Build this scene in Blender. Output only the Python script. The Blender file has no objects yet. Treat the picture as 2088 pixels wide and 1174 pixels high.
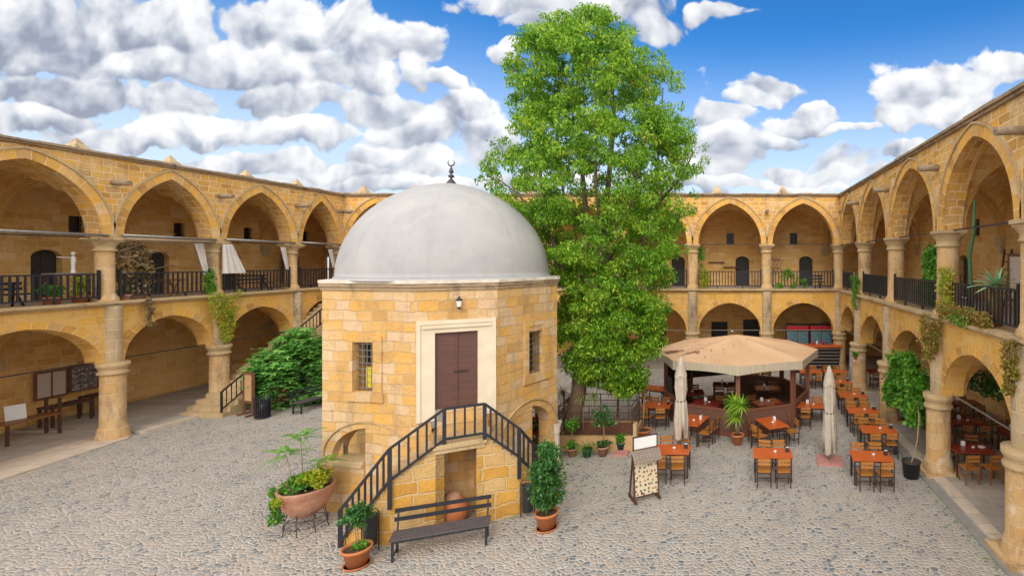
import bpy, math, random
import numpy as np
from mathutils import Vector, Matrix
R = math.radians
PI = math.pi
SC = bpy.context.scene
COL = SC.collection
rnd = random.Random(7)

# ------------------------------------------------------------------ camera
F, PX, PY, EYE = 1020.0, 1488.0, 530.0, 6.5
cd = bpy.data.cameras.new("camera"); cam = bpy.data.objects.new("camera", cd); COL.objects.link(cam)
cam.location = (0, 0, EYE); cam.rotation_euler = (R(90), 0, 0)
cd.sensor_width = 36; cd.lens = 36 * F / 2088
cd.shift_x = -(PX - 1044) / 2088; cd.shift_y = -(587 - PY) / 2088
cd.clip_start = .1; cd.clip_end = 2000
SC.camera = cam
SC.view_settings.view_transform = 'Standard'; SC.view_settings.look = 'None'
SC.view_settings.gamma = 1; SC.view_settings.exposure = EXPO = 0.48
SC.cycles.max_bounces = 8; SC.cycles.diffuse_bounces = 5; SC.cycles.transparent_max_bounces = 8
SC.cycles.use_denoising = True

# ------------------------------------------------------------------ node helper
class NT:
    def __init__(s, tree): s.t = tree; s.n = tree.nodes; s.l = tree.links
    def add(s, typ, props=None, **ins):
        n = s.n.new(typ)
        for k, v in (props or {}).items(): setattr(n, k, v)
        for k, v in ins.items():
            key = int(k[1:]) if k[0] == 'i' and k[1:].isdigit() else k.replace('_', ' ')
            s.set(n.inputs[key], v)
        return n
    def set(s, sock, v):
        if isinstance(v, bpy.types.NodeSocket): s.l.new(v, sock)
        else:
            if isinstance(v, (tuple, list)) and len(v) == 3 and sock.type == 'RGBA': v = (*v, 1)
            sock.default_value = v
    def math(s, op, a, b=0.0, c=None, clamp=False):
        n = s.n.new('ShaderNodeMath'); n.operation = op; n.use_clamp = clamp
        s.set(n.inputs[0], a); s.set(n.inputs[1], b)
        if c is not None: s.set(n.inputs[2], c)
        return n.outputs[0]
    def vm(s, op, a, b=(0, 0, 0)):
        n = s.n.new('ShaderNodeVectorMath'); n.operation = op
        s.set(n.inputs[0], a)
        if op == 'SCALE': s.set(n.inputs['Scale'], b)
        else: s.set(n.inputs[1], b)
        return n.outputs['Value'] if op in ('DOT_PRODUCT', 'LENGTH') else n.outputs['Vector']
    def ramp(s, fac, stops, mode='LINEAR'):
        n = s.n.new('ShaderNodeValToRGB'); n.color_ramp.interpolation = mode
        e = n.color_ramp.elements
        while len(e) < len(stops): e.new(.5)
        for i, (p, c) in enumerate(stops):
            e[i].position = p; e[i].color = (*c, 1) if len(c) == 3 else c
        s.set(n.inputs[0], fac); return n.outputs[0]
    def mix(s, fac, a, b, blend='MIX'):
        n = s.n.new('ShaderNodeMix'); n.data_type = 'RGBA'; n.blend_type = blend
        s.set(n.inputs[0], fac); s.set(n.inputs[6], a); s.set(n.inputs[7], b); return n.outputs[2]
    def noise(s, vec, scale, detail=3, rough=.5, dim='3D', dist=0.0):
        n = s.add('ShaderNodeTexNoise', {'noise_dimensions': dim}, Vector=vec, Scale=scale, Detail=detail, Roughness=rough, Distortion=dist)
        return n.outputs[0]
    def sstep(s, x, a, b):
        n = s.n.new('ShaderNodeMapRange'); n.interpolation_type = 'SMOOTHSTEP'
        s.set(n.inputs['Value'], x); s.set(n.inputs['From Min'], a); s.set(n.inputs['From Max'], b); return n.outputs[0]

# ------------------------------------------------------------------ world: blue sky with cumulus
SUN_EL, SUN_AZ = 38, 176      # degrees; azimuth clockwise from +Y
W = bpy.data.worlds.new("World"); SC.world = W; W.use_nodes = True
W.node_tree.nodes.clear()
def azel(px, py): return (px - PX) / F, (PY - py) / F
BLOBS = [(40, 70, 190, 80), (235, 50, 130, 62), (400, 55, 62, 48), (330, 20, 70, 30), (520, 60, 60, 46), (620, 60, 70, 66), (700, 50, 60, 60), (745, 100, 62, 60), (835, 90, 46, 42), (850, 140, 20, 40),
 (480, 130, 130, 40), (660, 150, 150, 40), (280, 130, 110, 36), (150, 195, 150, 30), (350, 205, 120, 36), (580, 205, 180, 26), (760, 225, 90, 26), (60, 255, 120, 26), (420, 262, 120, 32), (630, 268, 78, 24),
 (230, 290, 130, 26), (950, 225, 70, 40), (900, 165, 30, 18), (870, 270, 90, 34), (990, 290, 60, 60), (840, 320, 110, 26), (600, 330, 60, 20), (480, 340, 120, 20), (720, 350, 110, 20),
 (1190, 18, 200, 34), (1100, 50, 80, 26), (1330, 50, 65, 32), (1450, 16, 60, 22), (1030, 105, 36, 17), (1560, 176, 56, 24), (1530, 200, 50, 22), (1470, 232, 46, 20), (1650, 235, 52, 30), (1600, 258, 60, 20),
 (1475, 300, 70, 40), (1450, 335, 60, 30), (1600, 345, 70, 22), (1560, 290, 90, 14), (1720, 330, 60, 24), (1690, 350, 100, 16), (2030, 130, 66, 44), (1960, 165, 70, 50), (1880, 190, 66, 48), (1850, 240, 66, 34), (1960, 230, 90, 40),
 (1840, 320, 50, 18), (350, 385, 420, 16), (850, 372, 260, 18), (1500, 372, 220, 12), (1730, 272, 60, 8)]
g = bpy.data.node_groups.new('cloud_density', 'ShaderNodeTree')
g.interface.new_socket('P', in_out='INPUT', socket_type='NodeSocketVector')
for nm_ in 'DSV': g.interface.new_socket(nm_, in_out='OUTPUT', socket_type='NodeSocketFloat')
q = NT(g); gi = q.add('NodeGroupInput'); go = q.add('NodeGroupOutput')
P0 = gi.outputs[0]
wn = q.add('ShaderNodeTexNoise', {'noise_dimensions': '2D'}, Vector=P0, Scale=5.0, Detail=4.0, Roughness=.5)
wp = q.vm('ADD', P0, q.vm('SCALE', q.vm('SUBTRACT', wn.outputs['Color'], (.5, .5, .5)), .10))
cur = None; shd = None
for (bx, by, rx, ry) in BLOBS:
    big = 1.42 if bx < 900 else 1.34
    a0, e0 = azel(bx, by); ar, er = rx / F * big, ry / F * big
    d = q.vm('MULTIPLY', q.vm('SUBTRACT', wp, (a0, e0, 0)), (1 / ar, 1 / er, 0))
    v = q.math('SUBTRACT', 1.0, q.vm('LENGTH', d))
    dy_ = q.math('ADD', q.add('ShaderNodeSeparateXYZ', Vector=d).outputs[1], -.55 if bx < 260 and by < 230 else .10)
    if cur is None: shd = dy_
    else:
        f_ = q.sstep(q.math('SUBTRACT', v, cur), -.22, .22)
        shd = q.math('ADD', q.math('MULTIPLY', dy_, f_), q.math('MULTIPLY', shd, q.math('SUBTRACT', 1, f_)))
    cur = v if cur is None else q.add('ShaderNodeMath', {'operation': 'SMOOTH_MAX'}, i0=cur, i1=v, i2=.12).outputs[0]
far = q.noise(P0, 2.2, 2, .5, '2D')
sepx = q.add('ShaderNodeSeparateXYZ', Vector=P0)
away = q.math('MAXIMUM', q.sstep(sepx.outputs[0], .75, 1.0), q.math('MAXIMUM', q.sstep(q.math('MULTIPLY', sepx.outputs[0], -1), 1.55, 1.8), q.sstep(sepx.outputs[1], .62, .8)))
oth = q.math('MULTIPLY_ADD', q.math('SUBTRACT', far, .40), 4.0, q.math('MULTIPLY_ADD', away, 1.0, -1.0))
cur = q.math('MINIMUM', q.math('MAXIMUM', cur, oth), .6)
vor = q.add('ShaderNodeTexVoronoi', {'voronoi_dimensions': '2D', 'feature': 'SMOOTH_F1'}, Vector=wp, Scale=9.0, Smoothness=.8, Detail=2.5, Roughness=.5, Lacunarity=2.2)
puff = q.math('SUBTRACT', .42, vor.outputs['Distance'])
n1 = q.noise(wp, 12.0, 9, .60, '2D')
D = q.math('ADD', cur, q.math('MULTIPLY', q.math('SUBTRACT', n1, .5), .85))
D = q.math('ADD', q.math('ADD', D, .07), q.math('MULTIPLY', puff, .62))
q.l.new(D, go.inputs[0])
n2 = q.noise(wp, 6.0, 4, .5, '2D')
q.l.new(q.math('ADD', q.math('MULTIPLY', q.math('SUBTRACT', n2, .5), .8), q.math('MULTIPLY', puff, 1.3)), go.inputs[1]); q.l.new(shd, go.inputs[2])
w = NT(W.node_tree)
tc = w.add('ShaderNodeTexCoord'); sp = w.add('ShaderNodeSeparateXYZ', Vector=tc.outputs['Generated'])
el = w.math('ARCSINE', sp.outputs[2]); yy_ = w.math('MAXIMUM', sp.outputs[1], .35)
pv = w.add('ShaderNodeCombineXYZ', X=w.math('DIVIDE', sp.outputs[0], yy_), Y=w.math('DIVIDE', sp.outputs[2], yy_)).outputs[0]   # north-facing gnomonic chart of the sky
def dens(off):
    n = w.n.new('ShaderNodeGroup'); n.node_tree = g; w.l.new(w.vm('ADD', pv, off), n.inputs[0]); return n
D0, D1 = dens((0, 0, 0)), dens((.016, .036, 0)); d0, d1 = D0.outputs[0], D1.outputs[0]
cov = w.sstep(d0, -.05, .17)
lit = w.math('ADD', w.math('MULTIPLY_ADD', D0.outputs[2], .36, .52), w.math('MULTIPLY', w.math('SUBTRACT', D0.outputs[1], D1.outputs[1]), .66))
lit = w.math('ADD', lit, w.math('MULTIPLY', w.math('SUBTRACT', d0, d1), .05), clamp=True)
lit = w.math('SUBTRACT', lit, w.math('MULTIPLY', w.sstep(w.math('MULTIPLY', sp.outputs[0], -1), .45, .85), .06), clamp=True)
ccol = w.ramp(lit, [(0, (2.5, 2.8, 3.5)), (.26, (3.8, 4.1, 4.75)), (.52, (5.5, 5.7, 6.1)), (.9, (7.6, 7.6, 7.6))])
sky = w.add('ShaderNodeTexSky', {'sky_type': 'NISHITA', 'sun_disc': False, 'sun_elevation': R(SUN_EL), 'sun_rotation': R(SUN_AZ), 'air_density': 1.0, 'dust_density': .6, 'ozone_density': 3.0})
bl = w.mix(1.0, sky.outputs[0], (.25, .82, 1.28), 'MULTIPLY')
bl = w.mix(w.math('MULTIPLY', w.sstep(el, .44, .06), .92), bl, (5.9, 6.8, 7.6))
skyc = w.mix(w.math('MULTIPLY', cov, .97), bl, ccol)
gd = (math.sin(R(SUN_AZ)) * math.cos(R(SUN_EL)), math.cos(R(SUN_AZ)) * math.cos(R(SUN_EL)), math.sin(R(SUN_EL)))
glow = w.sstep(w.vm('DOT_PRODUCT', tc.outputs['Generated'], gd), -.25, .95)     # wide out-of-view glow around the sun, added as soft fill light
ring_ = w.math('MULTIPLY', w.sstep(w.math('MULTIPLY', sp.outputs[1], -1), -.42, .1), w.math('MULTIPLY', w.sstep(sp.outputs[2], .02, .3), w.math('SUBTRACT', 1, w.sstep(sp.outputs[2], .6, .95))))
skyc = w.mix(ring_, skyc, (17.5, 16.8, 15.4))     # unseen bright band of sky, added behind the viewer to light the arcades
skyc = w.mix(w.math('MULTIPLY', glow, .35), skyc, (15, 14.4, 13.4))
gm = w.add('ShaderNodeBackground', Color=skyc, Strength=.10)
wo = w.add('ShaderNodeOutputWorld'); w.l.new(gm.outputs[0], wo.inputs[0])
W.cycles.sampling_method = 'MANUAL'; W.cycles.sample_map_resolution = 512

sd = bpy.data.lights.new("sun", 'SUN'); so = bpy.data.objects.new("sun", sd); COL.objects.link(so)
sd.energy = 1.25; sd.angle = R(30); sd.color = (1, .93, .82)
ea, aa = R(SUN_EL), R(SUN_AZ)
sdir = Vector((math.sin(aa) * math.cos(ea), math.cos(aa) * math.cos(ea), math.sin(ea)))
so.rotation_euler = sdir.to_track_quat('Z', 'Y').to_euler()

# ------------------------------------------------------------------ materials
def newmat(name):
    m = bpy.data.materials.new(name); m.use_nodes = True; m.node_tree.nodes.clear()
    k = NT(m.node_tree); b = k.add('ShaderNodeBsdfPrincipled'); o = k.add('ShaderNodeOutputMaterial')
    k.l.new(b.outputs[0], o.inputs[0]); return m, k, b
def bump(k, b, h, strength, dist):
    n = k.add('ShaderNodeBump', Height=h, Strength=strength, Distance=dist); k.l.new(n.outputs[0], b.inputs['Normal'])
def plain(name, c1, c2=None, scale=6, rough=.7, bmp=.0, metal=0.0, coord='Object', detail=4, bscale=None, spec=.5):
    m, k, b = newmat(name); tc = k.add('ShaderNodeTexCoord').outputs[coord]
    c2 = c2 or tuple(x * .7 for x in c1)
    n = k.noise(tc, scale, detail, .6)
    k.set(b.inputs['Base Color'], k.ramp(n, [(.3, c1), (.7, c2)]))
    b.inputs['Roughness'].default_value = rough; b.inputs['Metallic'].default_value = metal
    b.inputs['Specular IOR Level'].default_value = spec
    if bmp: bump(k, b, k.noise(tc, bscale or scale * 6, 4, .6), bmp, .02)
    return m
def stone(name, pal, mortar, bw=.55, rh=.27, ms=.014, dist=.05, bmp=.8, stain=.35, mfac=.8, rough=.92, off=.5, pit=1.0, var=.62, sat=1.06, val=1.12, white=0):
    mortar = tuple(min(.85, x * 1.22) for x in mortar); ms *= 1.35; mfac = min(1, mfac * 1.25)
    m, k, b = newmat(name); uv = k.add('ShaderNodeTexCoord').outputs['UV']; ob = k.add('ShaderNodeTexCoord').outputs['Object']
    nz = k.add('ShaderNodeTexNoise', Vector=uv, Scale=1.3, Detail=2.0)
    v = k.vm('ADD', uv, k.vm('SCALE', k.vm('SUBTRACT', nz.outputs['Color'], (.5, .5, .5)), dist * 3))
    nz2 = k.add('ShaderNodeTexNoise', Vector=uv, Scale=9.0, Detail=3.0)
    v = k.vm('ADD', v, k.vm('SCALE', k.vm('SUBTRACT', nz2.outputs['Color'], (.5, .5, .5)), dist * .6))
    def brick(bw_, rh_):
        return k.add('ShaderNodeTexBrick', {'offset': off, 'squash': 1.35, 'squash_frequency': 3}, Vector=v, Color1=(0, 0, 0), Color2=(1, 1, 1), Mortar=(.5, .5, .5), Scale=1.0,
                  Mortar_Size=ms, Mortar_Smooth=.35, Bias=0.0, Brick_Width=bw_, Row_Height=rh_)
    br = brick(bw, rh)
    t = k.math('ADD', br.outputs['Color'], k.math('MULTIPLY', k.math('SUBTRACT', k.noise(v, 5, 5, .65), .5), var))
    n = len(pal)
    col = k.ramp(t, [(i / (n - 1), c) for i, c in enumerate(pal)])
    fine = k.noise(ob, 22, 6, .7)
    col = k.mix(k.math('MULTIPLY', k.sstep(fine, .5, .75), .45 * pit), col, tuple(x * .55 for x in pal[0]))
    wash = k.noise(ob, .55, 5, .65)
    col = k.mix(k.math('MULTIPLY', k.sstep(wash, .5, .72), .38), col, mortar)
    if white: col = k.mix(k.math('MULTIPLY', k.sstep(k.noise(ob, 1.5, 6, .6), .60, .65), white), col, (.66, .58, .50))
    mm = k.math('MULTIPLY', br.outputs['Fac'], k.math('MULTIPLY', k.sstep(k.noise(ob, 1.1, 3), .25, .5), mfac))
    col = k.mix(mm, col, mortar)
    if stain:
        sv = k.vm('MULTIPLY', ob, (1.5, 1.5, .45))
        st = k.sstep(k.noise(sv, 1.3, 7, .72), .50, .68)
        col = k.mix(k.math('MULTIPLY', st, stain), col, (.13, .105, .08))
    col = k.add('ShaderNodeHueSaturation', Hue=.497, Saturation=sat, Value=val, Color=col).outputs[0]
    k.set(b.inputs['Base Color'], col)
    b.inputs['Roughness'].default_value = rough; b.inputs['Specular IOR Level'].default_value = .25
    h = k.math('ADD', k.math('MULTIPLY', br.outputs['Fac'], -.9), k.math('MULTIPLY', fine, .8))
    h = k.math('ADD', h, k.math('MULTIPLY', k.noise(ob, 5, 5, .6), .8))
    h = k.math('ADD', h, k.math('MULTIPLY', br.outputs['Color'], .25))
    bump(k, b, h, bmp, .035)
    return m
MORT = (.64, .46, .25)
PAL_A = [(.44, .25, .09), (.60, .35, .11), (.62, .39, .16), (.70, .40, .10), (.52, .34, .16), (.68, .48, .26)]
PAL_B = [(.52, .31, .12), (.60, .38, .16), (.64, .43, .19), (.57, .35, .13), (.68, .50, .27)]
PAL_M = [(.50, .31, .13), (.60, .37, .15), (.61, .41, .19), (.66, .39, .12), (.57, .40, .22), (.64, .47, .29), (.60, .43, .28)]
M = {}
M['wall'] = stone('sandstone_blocks', PAL_A, MORT, .36, .23, .018, dist=.07)
M['wall_low'] = stone('sandstone_plastered_blocks', [(.58, .34, .10), (.68, .41, .12), (.66, .43, .17), (.62, .37, .11)], (.66, .46, .22), .5, .3, .012, stain=.25, mfac=.5)
M['inner'] = stone('inner_sandstone', PAL_B, (.60, .46, .29), .5, .26, .012, stain=.10, mfac=.55, val=1.24, sat=1.1)  # colour lifted to make up for the light missing inside the arcades
M['vouss'] = stone('voussoirs', PAL_A, MORT, .27, 3.0, .013, dist=.012, off=0, stain=.2)
M['drum'] = stone('column_drums', [(.50, .32, .15), (.56, .38, .19), (.50, .30, .12), (.60, .45, .27)], (.58, .43, .26), .75, .42, .012, dist=.02, stain=.62, mfac=.6, white=.55, sat=1.0)
M['trim'] = stone('stone_moulding', [(.50, .36, .19), (.56, .42, .24), (.48, .33, .17)], (.56, .44, .28), .9, 2.0, .008, dist=.01, off=0, stain=.4, mfac=.6, sat=1.0, val=1.0)
M['cap'] = stone('weathered_coping', [(.30, .21, .13), (.40, .29, .18), (.34, .25, .16)], (.36, .28, .19), .9, 2.0, .01, dist=.01, off=0, stain=.75, sat=1.0, val=1.0)
M['pil'] = stone('weathered_pilaster', [(.40, .30, .18), (.48, .36, .21), (.36, .27, .17)], (.5, .4, .26), .6, .4, .012, stain=.8, white=.25, sat=1.0)
M['mosque'] = stone('honey_blocks', PAL_M, (.62, .48, .32), .44, .26, .0075, dist=.05, stain=.34, mfac=.5, bmp=1.2, var=.45)
M['rough'] = stone('eroded_stone', [(.50, .28, .08), (.62, .36, .10), (.52, .34, .15), (.60, .42, .2)], (.50, .36, .2), .5, .34, .02, dist=.09, bmp=1.0, stain=.3, pit=1.5)
M['flag'] = stone('flagstones', [(.34, .30, .265), (.40, .355, .315), (.32, .29, .26), (.44, .385, .33)], (.24, .2, .16), .8, .5, .01, dist=.01, bmp=.25, stain=.3, mfac=.9)
M['paleflag'] = stone('pale_kerbstones', [(.50, .42, .34), (.56, .48, .39), (.46, .39, .31)], (.3, .25, .19), 1.0, .45, .01, dist=.01, bmp=.25, stain=.25, mfac=.9)
M['greykerb'] = plain('grey_kerb', (.30, .28, .26), (.22, .21, .2), 4, .9, .3)
m, k, b = newmat('dome_plaster'); ob = k.add('ShaderNodeTexCoord').outputs['Object']; uv = k.add('ShaderNodeTexCoord').outputs['UV']
c = k.ramp(k.noise(ob, .9, 8, .6), [(.3, (.33, .33, .345)), (.5, (.375, .37, .38)), (.7, (.425, .41, .405))])
c = k.mix(k.math('MULTIPLY', k.sstep(k.noise(k.vm('MULTIPLY', uv, (2.6, .22, 1)), 1.4, 6, .65), .5, .72), .38), c, (.29, .285, .29))
c = k.mix(k.math('MULTIPLY', k.sstep(k.noise(ob, 2.6, 2, .4), .60, .63), .10), c, (.52, .50, .48))
k.set(b.inputs['Base Color'], c); b.inputs['Roughness'].default_value = .85; bump(k, b, k.noise(ob, 2.2, 7, .6), .35, .06); M['plaster'] = m
M['marble'] = plain('door_frame_stone', (.72, .63, .49), (.63, .53, .39), 2, .8, .12)
M['white_mortar'] = plain('white_mortar', (.72, .66, .58), (.55, .47, .38), 5, .9, .5)
M['metal'] = plain('black_painted_metal', (.015, .017, .025), (.024, .026, .036), 8, .42)
M['steel'] = plain('galvanised_steel', (.45, .44, .42), (.3, .29, .28), 8, .4, metal=.7)
M['finial'] = plain('lead_finial', (.10, .09, .10), (.06, .055, .06), 8, .5, metal=.5)
M['door_b'] = plain('black_door', (.022, .02, .021), (.04, .036, .036), 5, .6, .1)
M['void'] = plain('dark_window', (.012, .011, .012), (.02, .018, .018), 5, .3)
M['terra'] = plain('terracotta', (.55, .19, .065), (.44, .14, .05), 4, .8, .15)
M['terra_old'] = plain('old_terracotta', (.50, .30, .20), (.27, .085, .05), 2.4, .85, .7, detail=9)
M['green_pot'] = plain('green_plastic', (.02, .09, .075), (.015, .07, .06), 4, .5)
M['black_pot'] = plain('black_plastic', (.02, .022, .025), (.03, .032, .035), 4, .5)
M['soil'] = plain('soil', (.10, .055, .03), (.05, .03, .018), 20, 1, .8)
M['fabric'] = plain('parasol_fabric', (.50, .44, .365), (.40, .34, .28), 5, .95, .3)
M['white_cloth'] = plain('white_cloth', (.72, .68, .66), (.62, .56, .53), 3, .95, .2)
M['bark'] = plain('bark', (.22, .15, .10), (.12, .08, .055), 7, .95, .9)
M['bark_g'] = plain('green_bark', (.16, .20, .06), (.14, .13, .05), 7, .9, .5)
M['drywood'] = plain('dry_wood', (.36, .27, .18), (.24, .17, .11), 9, .9, .6)
M['pinkbase'] = plain('pink_base', (.52, .24, .21), (.42, .19, .16), 6, .8, .2)
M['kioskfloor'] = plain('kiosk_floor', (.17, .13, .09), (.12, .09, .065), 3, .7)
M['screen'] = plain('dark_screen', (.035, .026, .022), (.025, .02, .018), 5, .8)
M['white'] = plain('white_paint', (.78, .78, .78), (.70, .70, .71), 3, .5)
M['red'] = plain('red_paint', (.42, .012, .02), (.36, .01, .015), 4, .5)
M['blue'] = plain('blue_paint', (.03, .07, .42), (.025, .05, .3), 4, .5)
M['paleblue'] = plain('pale_blue_metal', (.40, .50, .62), (.35, .45, .56), 3, .5)
M['yellow'] = plain('yellow_board', (.80, .66, .01), (.72, .58, .01), 3, .6)
M['glass'] = plain('cooler_glass', (.10, .22, .24), (.03, .10, .13), 9, .12)
M['brown_panel'] = plain('brown_panel', (.20, .085, .05), (.14, .055, .035), 4, .6)
M['ochre_plaster'] = plain('ochre_plaster', (.56, .36, .17), (.46, .29, .14), 2, .9, .2)
M['redmud'] = plain('fallen_leaf_red', (.24, .09, .05), (.16, .06, .03), 12, 1)
def wood(name, c1, c2, rough=.5, sc=1.0):
    m, k, b = newmat(name); tc = k.add('ShaderNodeTexCoord').outputs['Object']
    v = k.vm('MULTIPLY', tc, (2.5 * sc, 22 * sc, 22 * sc)); n = k.noise(v, 1.5, 6, .65, dist=.8)
    k.set(b.inputs['Base Color'], k.ramp(n, [(.3, c1), (.7, c2)])); b.inputs['Roughness'].default_value = rough
    bump(k, b, n, .2, .01); return m
M['table'] = wood('orange_table_top', (.62, .135, .025), (.46, .09, .02), .32)
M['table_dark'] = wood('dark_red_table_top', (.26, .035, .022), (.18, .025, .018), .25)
M['chairwood'] = wood('chair_slats', (.52, .22, .045), (.33, .12, .022), .45)
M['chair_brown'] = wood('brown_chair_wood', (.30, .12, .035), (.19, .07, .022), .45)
M['chairmetal'] = plain('brown_metal_legs', (.055, .026, .022), (.035, .018, .016), 6, .45)
M['kiosk'] = wood('kiosk_brown_timber', (.22, .085, .05), (.15, .058, .036), .5)
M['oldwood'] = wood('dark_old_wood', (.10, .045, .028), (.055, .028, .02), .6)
M['doorwood'] = wood('maroon_door', (.135, .058, .043), (.085, .038, .03), .6, .5)
M['benchwood'] = wood('grey_bench_slats', (.12, .095, .095), (.055, .045, .05), .7)
M['greywood'] = wood('silvered_shingles', (.30, .24, .20), (.16, .12, .10), .85)
def leafmat(name, cols, trans=.35, rough=.5):
    m, k, b = newmat(name)
    r = k.add('ShaderNodeNewGeometry').outputs['Random Per Island']
    ob = k.add('ShaderNodeTexCoord').outputs['Object']
    f = k.math('ADD', k.math('MULTIPLY', r, .75), k.math('MULTIPLY', k.math('SUBTRACT', k.noise(ob, 1.1, 2), .38), 1.0), clamp=True)
    c = k.ramp(f, [(i / (len(cols) - 1), x) for i, x in enumerate(cols)])
    k.set(b.inputs['Base Color'], c); b.inputs['Roughness'].default_value = rough
    tr = k.add('ShaderNodeBsdfTranslucent', Color=c); mx = k.add('ShaderNodeMixShader', Fac=trans)
    k.l.new(b.outputs[0], mx.inputs[1]); k.l.new(tr.outputs[0], mx.inputs[2])
    o = [n for n in k.n if n.type == 'OUTPUT_MATERIAL'][0]; k.l.new(mx.outputs[0], o.inputs[0]); return m
M['leaf_tree'] = leafmat('tree_leaves', [(.04, .14, .015), (.11, .31, .02), (.23, .48, .03), (.38, .59, .035), (.56, .64, .07)], .42)
M['leaf_rust'] = leafmat('rust_leaves', [(.20, .12, .03), (.30, .12, .05)], .3)
M['leaf_dark'] = leafmat('dark_leaves', [(.022, .09, .022), (.04, .15, .03), (.08, .23, .04), (.12, .28, .07)], .25, .35)
M['leaf_mid'] = leafmat('mid_leaves', [(.04, .16, .015), (.08, .27, .02), (.15, .38, .03), (.28, .46, .04)], .35)
M['leaf_fig'] = leafmat('fig_leaves', [(.06, .22, .06), (.13, .39, .08), (.26, .56, .12), (.42, .68, .16)], .42)
M['leaf_yel'] = leafmat('yellow_green_leaves', [(.12, .30, .02), (.28, .40, .02), (.50, .48, .02), (.62, .52, .03)], .35)
M['leaf_creep'] = leafmat('creeper_leaves', [(.16, .32, .02), (.36, .46, .03), (.52, .48, .05), (.52, .28, .06)], .3)
M['leaf_brown'] = leafmat('dry_creeper', [(.26, .22, .04), (.34, .22, .05), (.34, .15, .04), (.20, .28, .03), (.30, .34, .04)], .25)
M['leaf_dry'] = leafmat('dry_leaves', [(.16, .17, .06), (.26, .22, .10), (.34, .18, .08), (.13, .15, .05)], .25)
M['leaf_yucca'] = leafmat('yucca_leaves', [(.12, .34, .03), (.28, .52, .04), (.52, .60, .07)], .3, .35)
M['leaf_agave'] = leafmat('agave_leaves', [(.16, .36, .20), (.26, .46, .26), (.36, .50, .22)], .2, .4)
M['flower_red'] = leafmat('red_petals', [(.55, .02, .05), (.7, .05, .1)], .2)
M['flower_pink'] = leafmat('pink_petals', [(.6, .08, .3), (.7, .15, .4)], .2)
M['cactus'] = plain('cactus_green', (.035, .13, .06), (.06, .17, .07), 5, .5, .3)
# cobbles
m, k, b = newmat('cobblestones'); ob = k.add('ShaderNodeTexCoord').outputs['Object']
nz = k.add('ShaderNodeTexNoise', Vector=ob, Scale=2.2, Detail=3.0)
v = k.vm('ADD', ob, k.vm('SCALE', k.vm('SUBTRACT', nz.outputs['Color'], (.5, .5, .5)), .16)); v = k.vm('MULTIPLY', v, (1, 1, 0))
def cob(scale, rd):
    e = k.add('ShaderNodeTexVoronoi', {'feature': 'DISTANCE_TO_EDGE', 'voronoi_dimensions': '2D'}, Vector=v, Scale=scale, Randomness=rd)
    c = k.add('ShaderNodeTexVoronoi', {'feature': 'F1', 'voronoi_dimensions': '2D'}, Vector=v, Scale=scale, Randomness=rd); return e, c
e1, c1 = cob(8.4, .95)
sep = k.add('ShaderNodeSeparateColor', Color=c1.outputs['Color'])
sc_ = k.ramp(k.math('ADD', sep.outputs[0], k.math('MULTIPLY', k.math('SUBTRACT', k.noise(ob, 30, 4), .5), .3)),
   [(0, (.10, .125, .15)), (.14, (.19, .205, .22)), (.3, (.31, .285, .26)), (.5, (.42, .37, .32)), (.66, (.33, .31, .285)), (.82, (.44, .33, .25)), (.93, (.22, .245, .255)), (1, (.50, .45, .40))])
thr = k.math('ADD', .06, k.math('MULTIPLY', sep.outputs[1], .13))
mask = k.sstep(e1.outputs['Distance'], thr, k.math('ADD', thr, .045))
soft = k.sstep(k.noise(ob, 3.5, 4), .25, .5)
mortc = k.ramp(k.noise(ob, 1.2, 6, .7), [(.3, (.38, .345, .32)), (.55, (.48, .44, .405)), (.75, (.56, .515, .47))])
colr = k.mix(k.math('MULTIPLY', mask, k.math('ADD', .72, k.math('MULTIPLY', soft, .28))), mortc, sc_)
dust = k.sstep(k.noise(ob, .28, 7, .68), .42, .68)
wet = k.sstep(k.noise(ob, .45, 6, .7), .54, .72)
colr = k.mix(k.math('MULTIPLY', wet, .30), colr, (.20, .185, .17))
colr = k.mix(k.math('MULTIPLY', dust, .34), colr, (.48, .42, .36))
k.set(b.inputs['Base Color'], colr); b.inputs['Roughness'].default_value = .85; b.inputs['Specular IOR Level'].default_value = .3
dome_h = k.math('MULTIPLY', k.math('POWER', k.sstep(e1.outputs['Distance'], .02, .3), .6), 1.0)
bump(k, b, k.math('ADD', dome_h, k.math('MULTIPLY', k.noise(ob, 40, 3), .18)), .75, .03)
M['cobble'] = m
# dark lattice has real openings only as relief: tight diagonal trellis
m, k, b = newmat('trellis'); uv = k.add('ShaderNodeTexCoord').outputs['UV']
s_ = k.add('ShaderNodeSeparateXYZ', Vector=uv)
def wv(x): return k.math('PINGPONG', k.math('MULTIPLY', x, 11), .5)
a_ = wv(k.math('ADD', s_.outputs[0], s_.outputs[1])); b_ = wv(k.math('SUBTRACT', s_.outputs[0], s_.outputs[1]))
mm = k.math('MULTIPLY', k.sstep(a_, .17, .24), k.sstep(b_, .17, .24))
k.set(b.inputs['Base Color'], k.mix(mm, (.21, .095, .065), (.022, .013, .011))); b.inputs['Roughness'].default_value = .6
bump(k, b, mm, -.6, .02); M['trellis'] = m
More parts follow.
